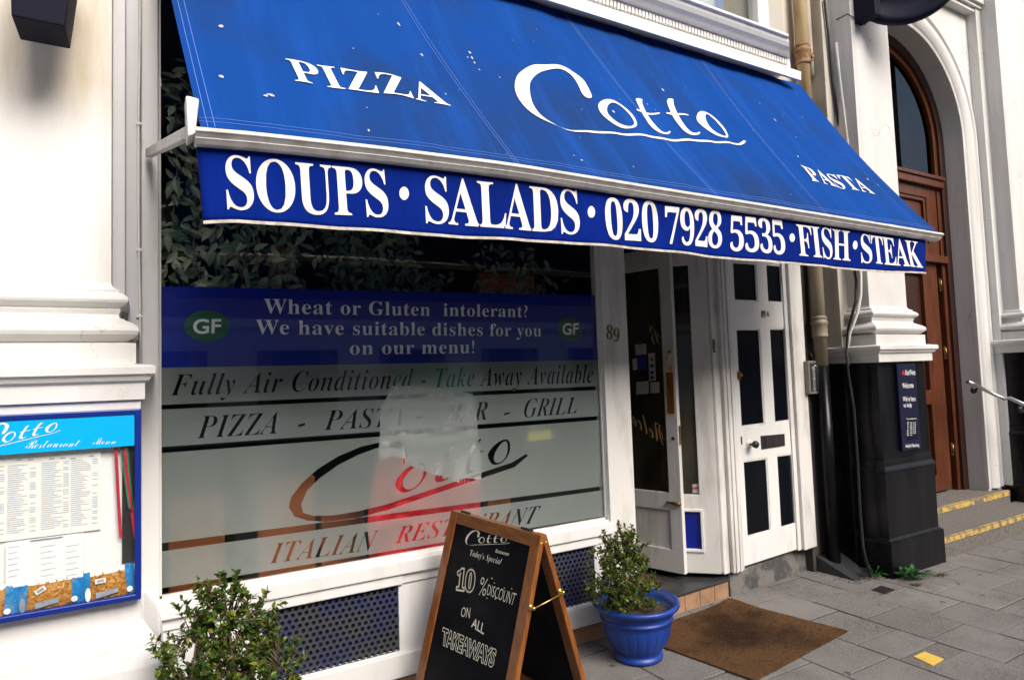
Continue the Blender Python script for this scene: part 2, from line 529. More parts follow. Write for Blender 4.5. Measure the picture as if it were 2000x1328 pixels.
# ------------------------------------------------------------------ mesh helpers
class MB:
    """collects shapes in one bmesh; build() links them as ONE mesh object"""

    def __init__(self):
        self.bm = bmesh.new()

    def v(self, p):
        return self.bm.verts.new(p)

    def face(self, pts):
        try:
            return self.bm.faces.new([self.v(p) for p in pts])
        except ValueError:
            return None

    def box(self, x0, x1, y0, y1, z0, z1, mat=None):
        P = [(x, y, z) for z in (z0, z1) for y in (y0, y1) for x in (x0, x1)]
        if mat is not None:
            P = [tuple(mat @ Vector(p)) for p in P]
        V = [self.v(p) for p in P]
        for f in ((0, 2, 3, 1), (4, 5, 7, 6), (0, 1, 5, 4), (2, 6, 7, 3), (0, 4, 6, 2), (1, 3, 7, 5)):
            self.bm.faces.new([V[i] for i in f])
        return self

    def hexa(self, P):
        """8 corners: bottom 4 (ccw), top 4"""
        V = [self.v(p) for p in P]
        for f in ((3, 2, 1, 0), (4, 5, 6, 7), (0, 1, 5, 4), (1, 2, 6, 5), (2, 3, 7, 6), (3, 0, 4, 7)):
            self.bm.faces.new([V[i] for i in f])
        return self

    def tube(self, pts, r, n=8, caps=True):
        pts = [Vector(p) for p in pts]
        rs = r if isinstance(r, (list, tuple)) else [r] * len(pts)
        rings = []
        up = None
        for i, p in enumerate(pts):
            d = (pts[min(i + 1, len(pts) - 1)] - pts[max(i - 1, 0)]).normalized()
            if up is None:
                up = d.orthogonal().normalized()
            up = (up - d * up.dot(d)).normalized()
            s = d.cross(up)
            rings.append([self.v(p + (up * math.cos(a) + s * math.sin(a)) * rs[i]) for a in [2 * math.pi * k / n for k in range(n)]])
        for a, b in zip(rings, rings[1:]):
            for k in range(n):
                f = self.bm.faces.new((a[k], a[(k + 1) % n], b[(k + 1) % n], b[k]))
                f.smooth = True
        if caps:
            self.bm.faces.new(rings[0][::-1])
            self.bm.faces.new(rings[-1])
        return self

    def lathe(self, prof, c, n=32, axis='z', mod=None):
        """prof: [(r, h)]; axis z or a Vector direction"""
        c = Vector(c)
        if axis == 'z':
            A, B, D = Vector((1, 0, 0)), Vector((0, 1, 0)), Vector((0, 0, 1))
        else:
            D = Vector(axis).normalized()
            A = D.orthogonal().normalized()
            B = D.cross(A)
        rings = []
        for r, h in prof:
            ring = []
            for k in range(n):
                a = 2 * math.pi * k / n
                rr = r * (mod(a, h) if mod else 1)
                ring.append(self.v(c + D * h + (A * math.cos(a) + B * math.sin(a)) * max(rr, 1e-5)))
            rings.append(ring)
        for a, b in zip(rings, rings[1:]):
            for k in range(n):
                f = self.bm.faces.new((a[k], a[(k + 1) % n], b[(k + 1) % n], b[k]))
                f.smooth = True
        return self

    def solid(self, loops, frame, thick):
        """even-odd filled 2D loops; frame(u, v, t) -> world; extruded from t=0 to t=thick"""
        V, F = fill(loops)
        if not V:
            return self
        if thick:
            a = [self.v(frame(p[0], p[1], 0)) for p in V]
            b = [self.v(frame(p[0], p[1], thick)) for p in V]
            cnt = {}
            for f in F:
                self.bm.faces.new([a[i] for i in f])
                self.bm.faces.new([b[i] for i in reversed(f)])
                for i in range(3):
                    e = (f[i], f[(i + 1) % 3])
                    cnt[e] = 1
            for (i, j) in cnt:
                if (j, i) not in cnt:
                    try:
                        self.bm.faces.new((a[j], a[i], b[i], b[j]))
                    except ValueError:
                        pass
        else:
            a = [self.v(frame(p[0], p[1], 0)) for p in V]
            for f in F:
                self.bm.faces.new([a[i] for i in f])
        return self

    def rings(self, rings, close=True, cap=False):
        R = [[self.v(p) for p in r] for r in rings]
        n = len(R[0])
        for a, b in zip(R, R[1:]):
            for k in range(n if close else n - 1):
                self.bm.faces.new((a[k], a[(k + 1) % n], b[(k + 1) % n], b[k]))
        if cap:
            self.bm.faces.new(R[0][::-1])
            self.bm.faces.new(R[-1])
        return self

    def build(self, name, mat, parent=None, bevel=0, smooth=False):
        me = bpy.data.meshes.new(name)
        bmesh.ops.recalc_face_normals(self.bm, faces=self.bm.faces) if not getattr(self, 'keep', False) else None
        self.bm.to_mesh(me)
        self.bm.free()
        o = bpy.data.objects.new(name, me)
        COL.objects.link(o)
        mats = mat if isinstance(mat, list) else [mat]
        for m in mats:
            me.materials.append(MT[m] if isinstance(m, str) else m)
        if smooth:
            for p in me.polygons:
                p.use_smooth = True
        if bevel:
            md = o.modifiers.new('bevel', 'BEVEL')
            md.width = bevel
            md.segments = 2
            md.limit_method = 'ANGLE'
            md.angle_limit = math.radians(40)
        if parent is not None:
            o.parent = parent
            o.matrix_parent_inverse = parent.matrix_world.inverted()
        return o


def fill(loops):
    """even-odd triangulation of 2D loops"""
    pts, edges = [], []
    for lp in loops:
        q = [lp[0]]
        for p in lp[1:]:
            if (p[0] - q[-1][0]) ** 2 + (p[1] - q[-1][1]) ** 2 > 1e-11:
                q.append(p)
        if (q[0][0] - q[-1][0]) ** 2 + (q[0][1] - q[-1][1]) ** 2 < 1e-11:
            q.pop()
        if len(q) < 3:
            continue
        b = len(pts)
        pts += [Vector((p[0], p[1])) for p in q]
        edges += [(b + i, b + (i + 1) % len(q)) for i in range(len(q))]
    if not pts:
        return [], []
    V, E_, F, _, _, _ = delaunay_2d_cdt(pts, edges, [], 0, 1e-6)
    P = np.array([(v[0], v[1]) for v in V])
    A = np.array([pts[e[0]] for e in edges])
    B = np.array([pts[e[1]] for e in edges])
    C = P[np.array([list(f)[:3] for f in F])].mean(1)
    keep = np.zeros(len(F), bool)
    for s in range(0, len(C), 400):
        c = C[s:s + 400]
        up = (A[None, :, 1] > c[:, None, 1]) != (B[None, :, 1] > c[:, None, 1])
        dy = B[:, 1] - A[:, 1]
        dy = np.where(np.abs(dy) < 1e-12, 1e-12, dy)
        xi = A[None, :, 0] + (c[:, None, 1] - A[None, :, 1]) * ((B - A)[:, 0] / dy)[None]
        keep[s:s + 400] = ((up & (xi > c[:, None, 0])).sum(1) % 2) == 1
    return [tuple(p) for p in P], [tuple(f) for f, k in zip(F, keep) if k]


def fy(y):
    return lambda u, v, t: (u, y + t, v)


def rect(x0, x1, z0, z1):
    return [(x0, z0), (x1, z0), (x1, z1), (x0, z1)]


def circ(cx, cz, r, n=24, rz=None):
    return [(cx + r * math.cos(2 * math.pi * k / n), cz + (rz or r) * math.sin(2 * math.pi * k / n)) for k in range(n)]


def thing(name, label, cat, loc=(0, 0, 0), group=None):
    o = bpy.data.objects.new(name, None)
    COL.objects.link(o)
    o.location = loc
    o.empty_display_size = .1
    o['label'] = label
    o['category'] = cat
    if group:
        o['group'] = group
    o.matrix_world = Matrix.Translation(loc)
    return o


def tag(o, label, cat, group=None, kind=None):
    if label:
        o['label'] = label
        o['category'] = cat
    if group:
        o['group'] = group
    if kind:
        o['kind'] = kind
    return o


def copy_tree(o, parent=None):
    c = o.copy()
    COL.objects.link(c)
    if parent is not None:
        c.parent = parent
        c.matrix_parent_inverse = o.matrix_parent_inverse.copy()
    for ch in list(o.children):
        copy_tree(ch, c)
    return c


# ------------------------------------------------------------------ lettering
STY = {'bold': (0x1D400, 0x1D7CE), 'ital': (0x1D434, None), 'bital': (0x1D468, None), 'script': (0x1D4D0, None)}


def styled(t, style):
    if style not in STY:
        return t
    b, d = STY[style]
    r = ''
    for ch in t:
        if style == 'ital' and ch == 'h':
            r += '\u210E'
        elif 'A' <= ch <= 'Z':
            r += chr(b + ord(ch) - 65)
        elif 'a' <= ch <= 'z':
            r += chr(b + 26 + ord(ch) - 97)
        elif '0' <= ch <= '9' and d:
            r += chr(d + ord(ch) - 48)
        else:
            r += ch
    return r


_tc = {}


def text_loops(body, style=None, offset=0.0, spacing=1.0, res=4):
    """outlines of a line of text, normalised to its bounding box (0..1, 0..1)"""
    key = (body, style, offset, spacing, res)
    if key in _tc:
        return _tc[key]
    c = bpy.data.curves.new('t', 'FONT')
    c.body = styled(body, style)
    c.offset = offset
    c.space_character = spacing
    c.resolution_u = res
    c.fill_mode = 'FRONT' if False else c.fill_mode
    o = bpy.data.objects.new('t', c)
    COL.objects.link(o)
    dg = bpy.context.evaluated_depsgraph_get()
    me = bpy.data.meshes.new_from_object(o.evaluated_get(dg))
    bm = bmesh.new()
    bm.from_mesh(me)
    bmesh.ops.remove_doubles(bm, verts=bm.verts, dist=1e-5)
    nxt = {}
    for e in bm.edges:
        if len(e.link_faces) == 1:
            a, b = e.verts
            nxt.setdefault(a.index, []).append(b.index)
            nxt.setdefault(b.index, []).append(a.index)
    bm.verts.ensure_lookup_table()
    co = [(v.co.x, v.co.y) for v in bm.verts]
    loops, used = [], set()
    for s in list(nxt):
        while True:
            cand = [n for n in nxt[s] if frozenset((s, n)) not in used]
            if not cand:
                break
            lp = [s]
            cur, n = s, cand[0]
            while True:
                used.add(frozenset((cur, n)))
                if n == s:
                    break
                lp.append(n)
                c2 = [k for k in nxt[n] if frozenset((n, k)) not in used]
                if not c2:
                    break
                cur, n = n, c2[0]
            if len(lp) > 2:
                loops.append([co[i] for i in lp])
    bm.free()
    bpy.data.objects.remove(o)
    bpy.data.meshes.remove(me)
    bpy.data.curves.remove(c)
    xs = [p[0] for l in loops for p in l]
    ys = [p[1] for l in loops for p in l]
    x0, x1, y0, y1 = min(xs), max(xs), min(ys), max(ys)
    out = [[((p[0] - x0) / (x1 - x0), (p[1] - y0) / (y1 - y0)) for p in l] for l in loops]
    _tc[key] = out
    return out


def in_quad(loops, TL, TR, BL, BR):
    """map unit-square loops into a quad of 2D points"""
    TL, TR, BL, BR = [np.array(p, float) for p in (TL, TR, BL, BR)]
    return [[tuple(BL * (1 - u) * (1 - v) + BR * u * (1 - v) + TL * (1 - u) * v + TR * u * v) for u, v in l] for l in loops]


def ribbon(loops, wdt, closed=True):
    """thin outline band around each loop, as new loops"""
    out = []
    for l in loops:
        n = len(l)
        for i in range(n if closed else n - 1):
            a, b = np.array(l[i]), np.array(l[(i + 1) % n])
            d = b - a
            L = np.hypot(*d)
            if L < 1e-7:
                continue
            d = d / L
            nn = np.array((-d[1], d[0])) * wdt / 2
            e = d * wdt * .3
            out.append([tuple(a - e - nn), tuple(b + e - nn), tuple(b + e + nn), tuple(a - e + nn)])
    return out


# the restaurant's script logo, traced as outlines (4x photo pixels on the awning)
LOGO = [
    [(600, 752), (575, 735), (555, 705), (540, 665), (515, 615), (480, 570), (430, 535), (370, 512), (310, 508), (260, 520), (215, 545), (180, 580), (158, 630), (150, 690), (155, 750), (170, 810), (200, 870), (240, 920), (300, 965), (370, 998), (450, 1015), (560, 1022), (700, 1027), (860, 1040), (1200, 1065), (1500, 1085), (1790, 1100), (1820, 1085), (1840, 1068), (1858, 1075), (1845, 1095), (1805, 1112), (1640, 1107), (1200, 1082), (860, 1056), (820, 1050), (600, 1040), (470, 1025), (380, 1000), (300, 975), (220, 935), (140, 875), (80, 800), (45, 730), (32, 660), (45, 595), (80, 540), (130, 495), (180, 472), (230, 465), (300, 472), (370, 485), (450, 515), (530, 560), (580, 600), (610, 650), (635, 700), (645, 738), (630, 752)],
    [(690, 820), (700, 780), (740, 757), (800, 762), (860, 790), (920, 835), (970, 890), (995, 950), (985, 990), (950, 1005), (890, 1000), (820, 965), (750, 915), (705, 870)],
    [(760, 830), (770, 800), (800, 785), (840, 795), (890, 830), (935, 880), (965, 930), (970, 970), (945, 990), (900, 980), (840, 945), (790, 900), (765, 865)],
    [(990, 725), (1050, 735), (1045, 760), (1060, 800), (1085, 860), (1120, 920), (1160, 970), (1200, 1005), (1235, 1012), (1260, 1000), (1268, 1010), (1250, 1025), (1200, 1027), (1150, 1010), (1100, 970), (1060, 900), (1030, 840), (1010, 780)],
    [(992, 835), (1000, 830), (1036, 838), (1044, 856), (1000, 843)],
    [(1079, 846), (1178, 855), (1178, 863), (1086, 861)],
    [(1222, 755), (1280, 752), (1275, 790), (1300, 850), (1340, 920), (1380, 980), (1420, 1020), (1460, 1030), (1480, 1018), (1492, 1025), (1475, 1042), (1430, 1045), (1370, 1020), (1320, 960), (1275, 890), (1245, 820)],
    [(1225, 862), (1232, 858), (1266, 863), (1272, 878), (1230, 869)],
    [(1306, 868), (1400, 874), (1400, 882), (1314, 881)],
    [(1465, 890), (1475, 855), (1510, 840), (1560, 850), (1610, 885), (1660, 935), (1700, 985), (1718, 1030), (1712, 1055), (1680, 1062), (1630, 1050), (1570, 1010), (1510, 960), (1475, 925)],
    [(1530, 890), (1535, 868), (1555, 860), (1600, 892), (1645, 940), (1685, 990), (1700, 1025), (1695, 1045), (1665, 1048), (1620, 1025), (1570, 980), (1540, 930)],
]


def smooth_loop(l, it=1):
    for _ in range(it):
        o = []
        for i in range(len(l)):
            a, b = l[i], l[(i + 1) % len(l)]
            o += [(a[0] * .75 + b[0] * .25, a[1] * .75 + b[1] * .25), (a[0] * .25 + b[0] * .75, a[1] * .25 + b[1] * .75)]
        l = o
    return l


LOGO = [smooth_loop(l) if len(l) > 8 else l for l in LOGO]

# ================================================================== SETTING
# ground: one sheet to the horizon, pavement slabs on it, road beyond the kerb
mb = MB()
mb.face([(-400, -400, -.13), (400, -400, -.13), (400, 400, -.13), (-400, 400, -.13)])
tag(mb.build('ground', 'asphalt'), None, None, kind='structure')
mb = MB()
mb.box(-30, 40, -4.2, 8, -.13, -.006)
tag(mb.build('pavement_bed', 'mortar'), None, None, kind='structure')
mb = MB()
SX, SY = .425, .395
col0 = 3.745
i0, i1 = int((-4 - col0) / SX), int((11 - col0) / SX) + 1
for i in range(i0, i1):
    x = col0 + i * SX
    oy = 2.04 + (0.19 if i % 2 else 0.0) + random.uniform(-.01, .01)
    for j in range(-16, 5):
        y = oy + j * SY
        if y < -4.2 or y > 3.62:
            continue
        g = .0048
        y1 = y + SY
        # opening for the utility cover
        if 3.70 < x < 3.80 and 1.9 < y < 2.1:
            y = y + .145
        dz = random.uniform(-.0025, .002)
        tx, ty = random.uniform(-.002, .002), random.uniform(-.002, .002)
        P = [(x + g, y + g), (x + SX - g, y + g), (x + SX - g, y1 - g), (x + g, y1 - g)]
        e = .004
        Q = [(x + g + e, y + g + e), (x + SX - g - e, y + g + e), (x + SX - g - e, y1 - g - e), (x + g + e, y1 - g - e)]
        def zz(p):
            return dz + tx * (p[0] - x) / SX + ty * (p[1] - y) / SY
        lo = [mb.v((*p, -.03)) for p in P]
        mi = [mb.v((*p, zz(p) - .003)) for p in P]
        hi = [mb.v((*p, zz(p))) for p in Q]
        for k in range(4):
            mb.bm.faces.new((lo[k], lo[(k + 1) % 4], mi[(k + 1) % 4], mi[k]))
            mb.bm.faces.new((mi[k], mi[(k + 1) % 4], hi[(k + 1) % 4], hi[k]))
        mb.bm.faces.new(hi)
tag(mb.build('pavement', 'paving'), None, None, kind='structure')
mb = MB()
mb.box(-30, 40, -4.35, -4.2, -.13, .0)
tag(mb.build('kerb', 'stone_step'), None, None, kind='structure')

# terrace across the street (seen only as a dim reflection in the glass)
t = thing('terraced_building', 'plain brick terrace on the far side of the street', 'building', (6, -15, -.1))
mb = MB()
wl = [rect(-26, 38, -.1, 11)]
for k in range(16):
    for zf in (1.0, 4.6, 7.8):
        wl.append(rect(-24.5 + k * 4, -22.9 + k * 4, zf, zf + 2))
mb.solid(wl, lambda u, v, tt: (u, -15 - tt, v), .35)
mb.build('wall', 'brick_far', t)
mb = MB()
mb.box(-26, 38, -15.3, -15.25, 0, 10.5)
mb.build('pane', 'navy', t)
mb = MB()
wl = [rect(-26, 38, -.1, 3.5)]
for k in range(16):
    wl.append(rect(-25 + k * 4, -22.4 + k * 4, .6, 2.8))
mb.solid(wl, lambda u, v, tt: (u, -14.7 - tt, v), .25)
mb.box(-26, 38, -14.95, -14.5, 3.5, 3.8)
mb.build('ground_storey', 'stucco_bank', t)

# ================================================================== SHOP WALLS AND ROOM
GY = 3.40      # window glass
b = thing('shop_building', 'white shop building above the blue awning, with dark restaurant room inside', 'building', (2.4, 3.6, 0))
mb = MB()
# wall above the cornice with window opening
mb.solid([rect(-.9, 4.735, 4.12, 6.6), rect(1.6, 4.45, 4.42, 6.2)], fy(3.38), .25)
mb.build('upper_wall', 'reveal', b)
mb = MB()
mb.box(-.02, 4.77, 3.44, 3.6, 3.82, 4.12)
mb.box(2.84, 4.77, 3.44, 3.6, 2.62, 3.82)
mb.build('fascia_wall', 'dark_recess', b)
mb = MB()
mb.box(-.35, 5.2, 7.0, 7.1, 0, 3.9)
mb.box(-.45, -.35, 3.5, 7.1, 0, 3.9)
mb.box(4.95, 5.0, 3.75, 7.1, 0, 4.0)
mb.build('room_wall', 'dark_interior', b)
mb = MB()
mb.box(-.45, 2.84, 3.46, 7.1, .02, .12)
mb.box(2.84, 4.95, 4.9, 7.1, .02, .12)
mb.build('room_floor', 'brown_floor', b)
mb = MB()
mb.box(-.45, 5.2, 3.6, 7.1, 3.82, 3.95)
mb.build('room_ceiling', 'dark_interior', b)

# ------------------------------------------------------------------ cornice over the awning
c = thing('cornice', 'white moulded cornice with a row of small dentils above the awning', 'cornice', (2.4, 3.2, 4.1))
CX1 = 4.60
prof = [(3.40, 4.10), (3.19, 4.10), (3.17, 4.015), (3.15, 4.015), (3.145, 4.085), (3.165, 4.095), (3.17, 4.11), (3.18, 4.115), (3.18, 4.17), (3.13, 4.178), (3.115, 4.195),
        (3.09, 4.215), (3.075, 4.24), (3.07, 4.262), (3.05, 4.268), (3.05, 4.285), (3.07, 4.292), (3.40, 4.33)]
mb = MB()
ex = lambda y, z: CX1 if z < 4.09 else min(1.42 * y, 4.56)
mb.rings([[(-.25, y, z) for y, z in prof], [(ex(y, z), y, z) for y, z in prof]], close=False)
mb.face([(ex(y, z), y, z) for y, z in prof])
mb.build('moulding', 'timber', c)
mb = MB()
x = -.2
while x < 4.46:
    mb.box(x, x + .022, 3.158, 3.18, 4.122, 4.164)
    x += .031
dn = mb.build('dentil_row', 'timber', c)

# upper window
u = thing('sash_window', 'white sash window above the cornice with a beige curtain behind', 'window', (3, 3.3, 4.4))
mb = MB()
mb.solid([rect(1.6, 4.45, 4.36, 6.2), rect(1.7, 3.52, 4.40, 6.1), rect(3.6, 4.32, 4.40, 6.1)], fy(3.30), .1)
mb.box(1.5, 4.50, 3.24, 3.42, 4.325, 4.36)
mb.build('frame', 'timber', u, .006)
mb = MB()
mb.box(1.6, 4.4, 3.352, 3.358, 4.38, 6.15)
mb.build('pane', 'glass', u)
mb = MB()
for k in range(24):
    a = 4.06 + k * .0125
    mb.face([(a, 3.43 + .012 * (k % 2), 4.3), (a + .0125, 3.43 + .012 * ((k + 1) % 2), 4.3), (a + .0125, 3.43 + .012 * ((k + 1) % 2), 6.2), (a, 3.43 + .012 * (k % 2), 6.2)])
mb.build('curtain', 'curtain', u)
mb = MB()
mb.box(1.5, 4.05, 3.5, 3.51, 4.3, 6.3)
mb.build('blind', 'sash_inside', u)


# ------------------------------------------------------------------ pilasters
def ring(xc, hw, yf, yb, o, z):
    return [(xc - hw - o, yb, z), (xc - hw - o, yf - o, z), (xc + hw + o, yf - o, z), (xc + hw + o, yb, z)]


def half_round(o0, o1, za, zb, n=6):
    """torus profile from za (top) to zb bulging to o1"""
    return [(o0 + (o1 - o0) * math.sin(math.pi * k / n) ** .8, za + (zb - za) * k / n) for k in range(n + 1)]


def pilaster(name, label, xc, hw, yf, yb, dz, shaft_m, base_m, die_m, die_o, foot):
    t = thing(name, label, 'pilaster', (xc, yf, 0))

    def loft(nm, prof, m, bev=0):
        mb = MB()
        mb.rings([ring(xc, hw, yf, yb, o, z + dz) for o, z in prof], close=False)
        return mb.build(nm, m, t, bev)
    loft('shaft', [(0, 2.185), (0, 7)], shaft_m)
    base = [(0, 2.19), (.006, 2.175), (.018, 2.165), (.03, 2.162), (.03, 2.15)] + half_round(.03, .062, 2.15, 2.085) + [(.036, 2.078), (.028, 2.06), (.032, 2.045), (.045, 2.04)] + \
        half_round(.05, .1, 2.035, 1.945) + [(.089, 1.94), (.089, 1.856)]
    loft('base_moulding', base, base_m)
    cap = [(.088, 1.857), (.148, 1.85), (.157, 1.842), (.157, 1.815), (.143, 1.806), (.136, 1.79), (.125, 1.784), (.12, 1.78), (.12, 1.715), (die_o - .01, 1.712)]
    loft('pedestal_cap', cap, base_m)
    loft('die', [(die_o, 1.714), (die_o, foot[0][1])], die_m)
    loft('plinth', [(die_o - .003, foot[0][1] + .004)] + foot, die_m)
    return t


A = pilaster('pilaster', 'white pilaster on a black painted pedestal, right of the awning', 5.50, .28, 3.08, 3.6, 0, 'stucco_bank', 'stucco_bank', 'black_paint', .07,
             [(.07, .93), (.078, .925), (.08, .915), (.076, .9), (.082, .87), (.094, .845), (.098, .835), (.098, .825), (.09, .82), (.088, .30), (.098, .285), (.112, .28), (.115, .27), (.115, -.02)])
B = copy_tree(A)
B.location = (A.location.x + 2.985, 3.2, .06)
B['label'] = 'white pilaster on a black pedestal at the right edge, beyond the bank steps'
Cp = pilaster('pilaster', 'bright white pilaster on a white pedestal carrying the menu case', -.405, .275, 3.05, 3.45, -.055, 'stucco_stained', 'stucco', 'stucco', .105,
              [(.105, .86), (.115, .855), (.16, .79), (.165, .78), (.165, .765), (.175, .755), (.185, .70), (.185, -.02)])

# strips between pilaster and shop window
j = thing('window_jamb', 'stepped white jamb with thin conduit between white pilaster and shop window', 'jamb', (-.05, 3.3, 0))
mb = MB()
mb.box(-.5, -.085, 3.20, 3.5, 0, 7)
mb.build('outer_strip', 'grey_white', j, .004)
mb = MB()
mb.box(-.086, -.028, 3.29, 3.5, 0, 7)
mb.build('inner_strip', 'grey_white', j, .004)
mb = MB()
pz = [(-.034, 3.284, z) for z in np.linspace(.2, 4, 30)]
pz = [(p[0] + .004 * math.sin(p[2] * 4.1), p[1], p[2]) for p in pz]
mb.tube(pz, .0055, 6)
for z in (1.46, 2.02, 2.32, 2.9):
    mb.box(-.044, -.022, 3.276, 3.292, z, z + .012)
mb.build('conduit', 'conduit', j)

# ================================================================== SHOP WINDOW
WX0, WX1, WZ0, WZ1 = .045, 2.622, .742, 3.78
W = thing('shop_window', 'large restaurant window with blue banner and frosted lettering under the awning', 'shop window', (1.3, GY, .7))
mb = MB()
mb.solid([rect(-.026, WX1 + .214, .60, WZ1 + .05), rect(WX0, WX1, WZ0, WZ1)], fy(3.362), .09)
mb.build('window_frame', 'timber', W, .005)
mb = MB()
mb.box(-.02, WX1 + .02, 3.335, 3.362, .655, .728)
mb.build('sill', 'timber', W, .006)
mb = MB()
mb.box(WX0 - .01, WX1 + .01, GY, GY + .006, WZ0 - .01, WZ1 + .01)
mb.build('pane', 'glass', W)
mb = MB()
for (a, b_, c_, d_) in ((WX0, WX1, WZ0, WZ0 + .012), (WX0, WX0 + .01, WZ0, WZ1), (WX1 - .01, WX1, WZ0, WZ1)):
    mb.box(a, b_, 3.385, 3.399, c_, d_)
mb.build('glazing_bead', 'old_timber', W)

FY = GY + .010       # film, on the inside of the glass
P = lambda x, y: xz(x, y, FY)
frame_f = lambda u_, v_, t_: (u_, FY + t_, v_)


def wq(body, style, TL, TR, BL, BR, off=0.0, sp=1.0):
    return in_quad(text_loops(body, style, off, sp), P(*TL), P(*TR), P(*BL), P(*BR))


# blue banner
bt0, bt1 = P(303, 559), P(1165, 577)
bb0, bb1 = P(304, 718), P(1168, 703)
mb = MB()
mb.solid([[(WX0, bb0[1]), (WX1, bb1[1]), (WX1, bt1[1]), (WX0, bt0[1])]], frame_f, 0)
ban = mb.build('banner', 'navy_vinyl', W)
LY = FY - .0015


def wl_obj(name, loops, mat, parent, dy=-.002):
    mb = MB()
    for l in (loops if isinstance(loops[0][0][0], tuple) else [loops]):
        mb.solid(l, lambda u_, v_, t_: (u_, FY + dy, v_), 0)
    return mb.build(name, mat, parent)


wl_obj('lettering', [wq('Wheat or Gluten  intolerant?', 'bold', (515, 583), (1030, 597), (515, 613), (1030, 620), -.004, 1.06),
                     wq('We have suitable dishes for you', 'bold', (499, 624), (1057, 634), (499, 661), (1057, 664), -.004, 1.06),
                     wq('on our menu!', 'bold', (683, 666), (926, 665), (683, 693), (926, 690), -.004, 1.06)], 'vinyl_white', ban)
for cx, cy, rx, ry, TL, TR, BL, BR in ((404, 637, 44.5, 31, (377, 623), (432, 623), (377, 653), (431, 651)), (1113, 643, 25.5, 23.5, (1098, 631), (1130, 631), (1098, 655), (1129, 653))):
    lp = [P(cx + rx * math.cos(a), cy + ry * math.sin(a)) for a in np.linspace(0, 2 * math.pi, 40)[:-1]]
    ov = wl_obj('oval_badge', [lp], 'gf_green', ban)
    wl_obj('lettering', [wq('GF', None, TL, TR, BL, BR, .02)], 'white_print', ov, -.004)

# frosted film with cut-out letters and stripes
logo_px = [[(787, 905), (790, 890), (783, 877), (765, 872), (735, 875), (700, 888), (660, 908), (625, 933), (600, 957), (588, 985), (592, 1001), (612, 1007), (650, 1006), (700, 998), (760, 983), (850, 953), (940, 923), (1000, 903), (1028, 886), (1031, 890), (1005, 912), (940, 934), (850, 964), (760, 995), (690, 1013), (640, 1019), (600, 1016), (575, 1008), (564, 990), (569, 970), (590, 943), (620, 916), (660, 891), (705, 872), (745, 863), (775, 861), (792, 871), (797, 888), (793, 905)]]


def aff(l):
    o = []
    for x, y in l:
        u_ = (x - 32) / 1826
        v_ = (1112 - y) / 647
        o.append((804 + 458 * (u_ - .445) + 146.5 * (v_ - .355), 933 - 169.9 * (u_ - .445) - 185.9 * (v_ - .355)))
    return o


logo_px += [aff(l) for l in LOGO[1:]]
logo_w = [[P(*p) for p in l] for l in logo_px]
cuts = [logo_w,
        wq('Fully Air Conditioned - Take Away Available', 'bital', (337, 730), (1158, 711), (331, 785), (1158, 758), -.009, 1.06),
        wq('PIZZA', 'bital', (388, 812), (545, 804), (384, 856), (541, 846), -.009),
        wq('PASTA', 'bital', (636, 801), (790, 794), (632, 841), (787, 832), -.009),
        wq('BAR', 'bital', (875, 788), (953, 783), (870, 825), (952, 819), -.009),
        wq('GRILL', 'bital', (1027, 778), (1129, 775), (1022, 816), (1126, 807), -.009),
        wq('-', 'bital', (583, 829), (596, 826), (582, 834), (595, 831)),
        wq('-', 'bital', (813, 814), (826, 812), (812, 818), (825, 816)),
        wq('-', 'bital', (985, 807), (996, 804), (984, 811), (995, 808)),
        wq('ITALIAN', 'bital', (531, 1061), (741, 1034), (526, 1101), (731, 1074), -.009),
        wq('RESTAURANT', 'bital', (776, 1028), (1057, 986), (770, 1062), (1047, 1021), -.009)]


def band(p):   # four pixel corners -> loop
    return [P(*q) for q in p]


def ext(l, r):
    """pixel line y at window's left/right edges"""
    return l, r


film_bands = [
    [(304, 718.5), (1168, 703), (1169, 754), (309, 791)],
    [(309, 800), (1169, 761.5), (1171, 812), (312, 873)],
    [(312, 885), (1171, 820), (1177, 949), (318, 1060)],
    [(318, 1076), (1177, 957), (1183, 1007), (322, 1147)]]
loops = []
for q in film_bands:
    l = band(q)
    l[0] = (WX0, l[0][1]); l[3] = (WX0, l[3][1]); l[1] = (WX1, l[1][1]); l[2] = (WX1, l[2][1])
    loops.append(l)
mb = MB()
for k, l in enumerate(loops):
    lo_ = min(p[1] for p in l) - .01
    hi_ = max(p[1] for p in l) + .01
    inner = []
    for cset in cuts:
        zc = np.mean([p[1] for lp in cset for p in lp])
        xc = np.mean([p[0] for lp in cset for p in lp])
        # which band holds it: compare against band's edges at that x
        f = (xc - WX0) / (WX1 - WX0)
        zb = l[3][1] * (1 - f) + l[2][1] * f
        zt = l[0][1] * (1 - f) + l[1][1] * f
        if zb < zc < zt:
            inner += cset
    mb.solid([l] + inner, lambda u_, v_, t_: (u_, FY, v_), 0)
mb.build('frosted_film', 'frost', W)

# ------------------------------------------------------------------ behind the glass
F_ = thing('draped_cloth', 'green white and red cloth hanging in folds behind the frosted glass', 'cloth', (1.4, 3.5, 1.2))
NU, NV = 36, 40
L_edge = [(778, 690), (768, 740), (742, 800), (738, 860), (736, 900), (722, 950), (718, 1020), (722, 1090)]
R_edge = [(917, 690), (922, 740), (928, 800), (936, 860), (940, 920), (938, 960), (937, 1020), (930, 1090)]


def lerp_poly(poly, s):
    x = s * (len(poly) - 1)
    i = min(int(x), len(poly) - 2)
    f = x - i
    return (poly[i][0] * (1 - f) + poly[i + 1][0] * f, poly[i][1] * (1 - f) + poly[i + 1][1] * f)


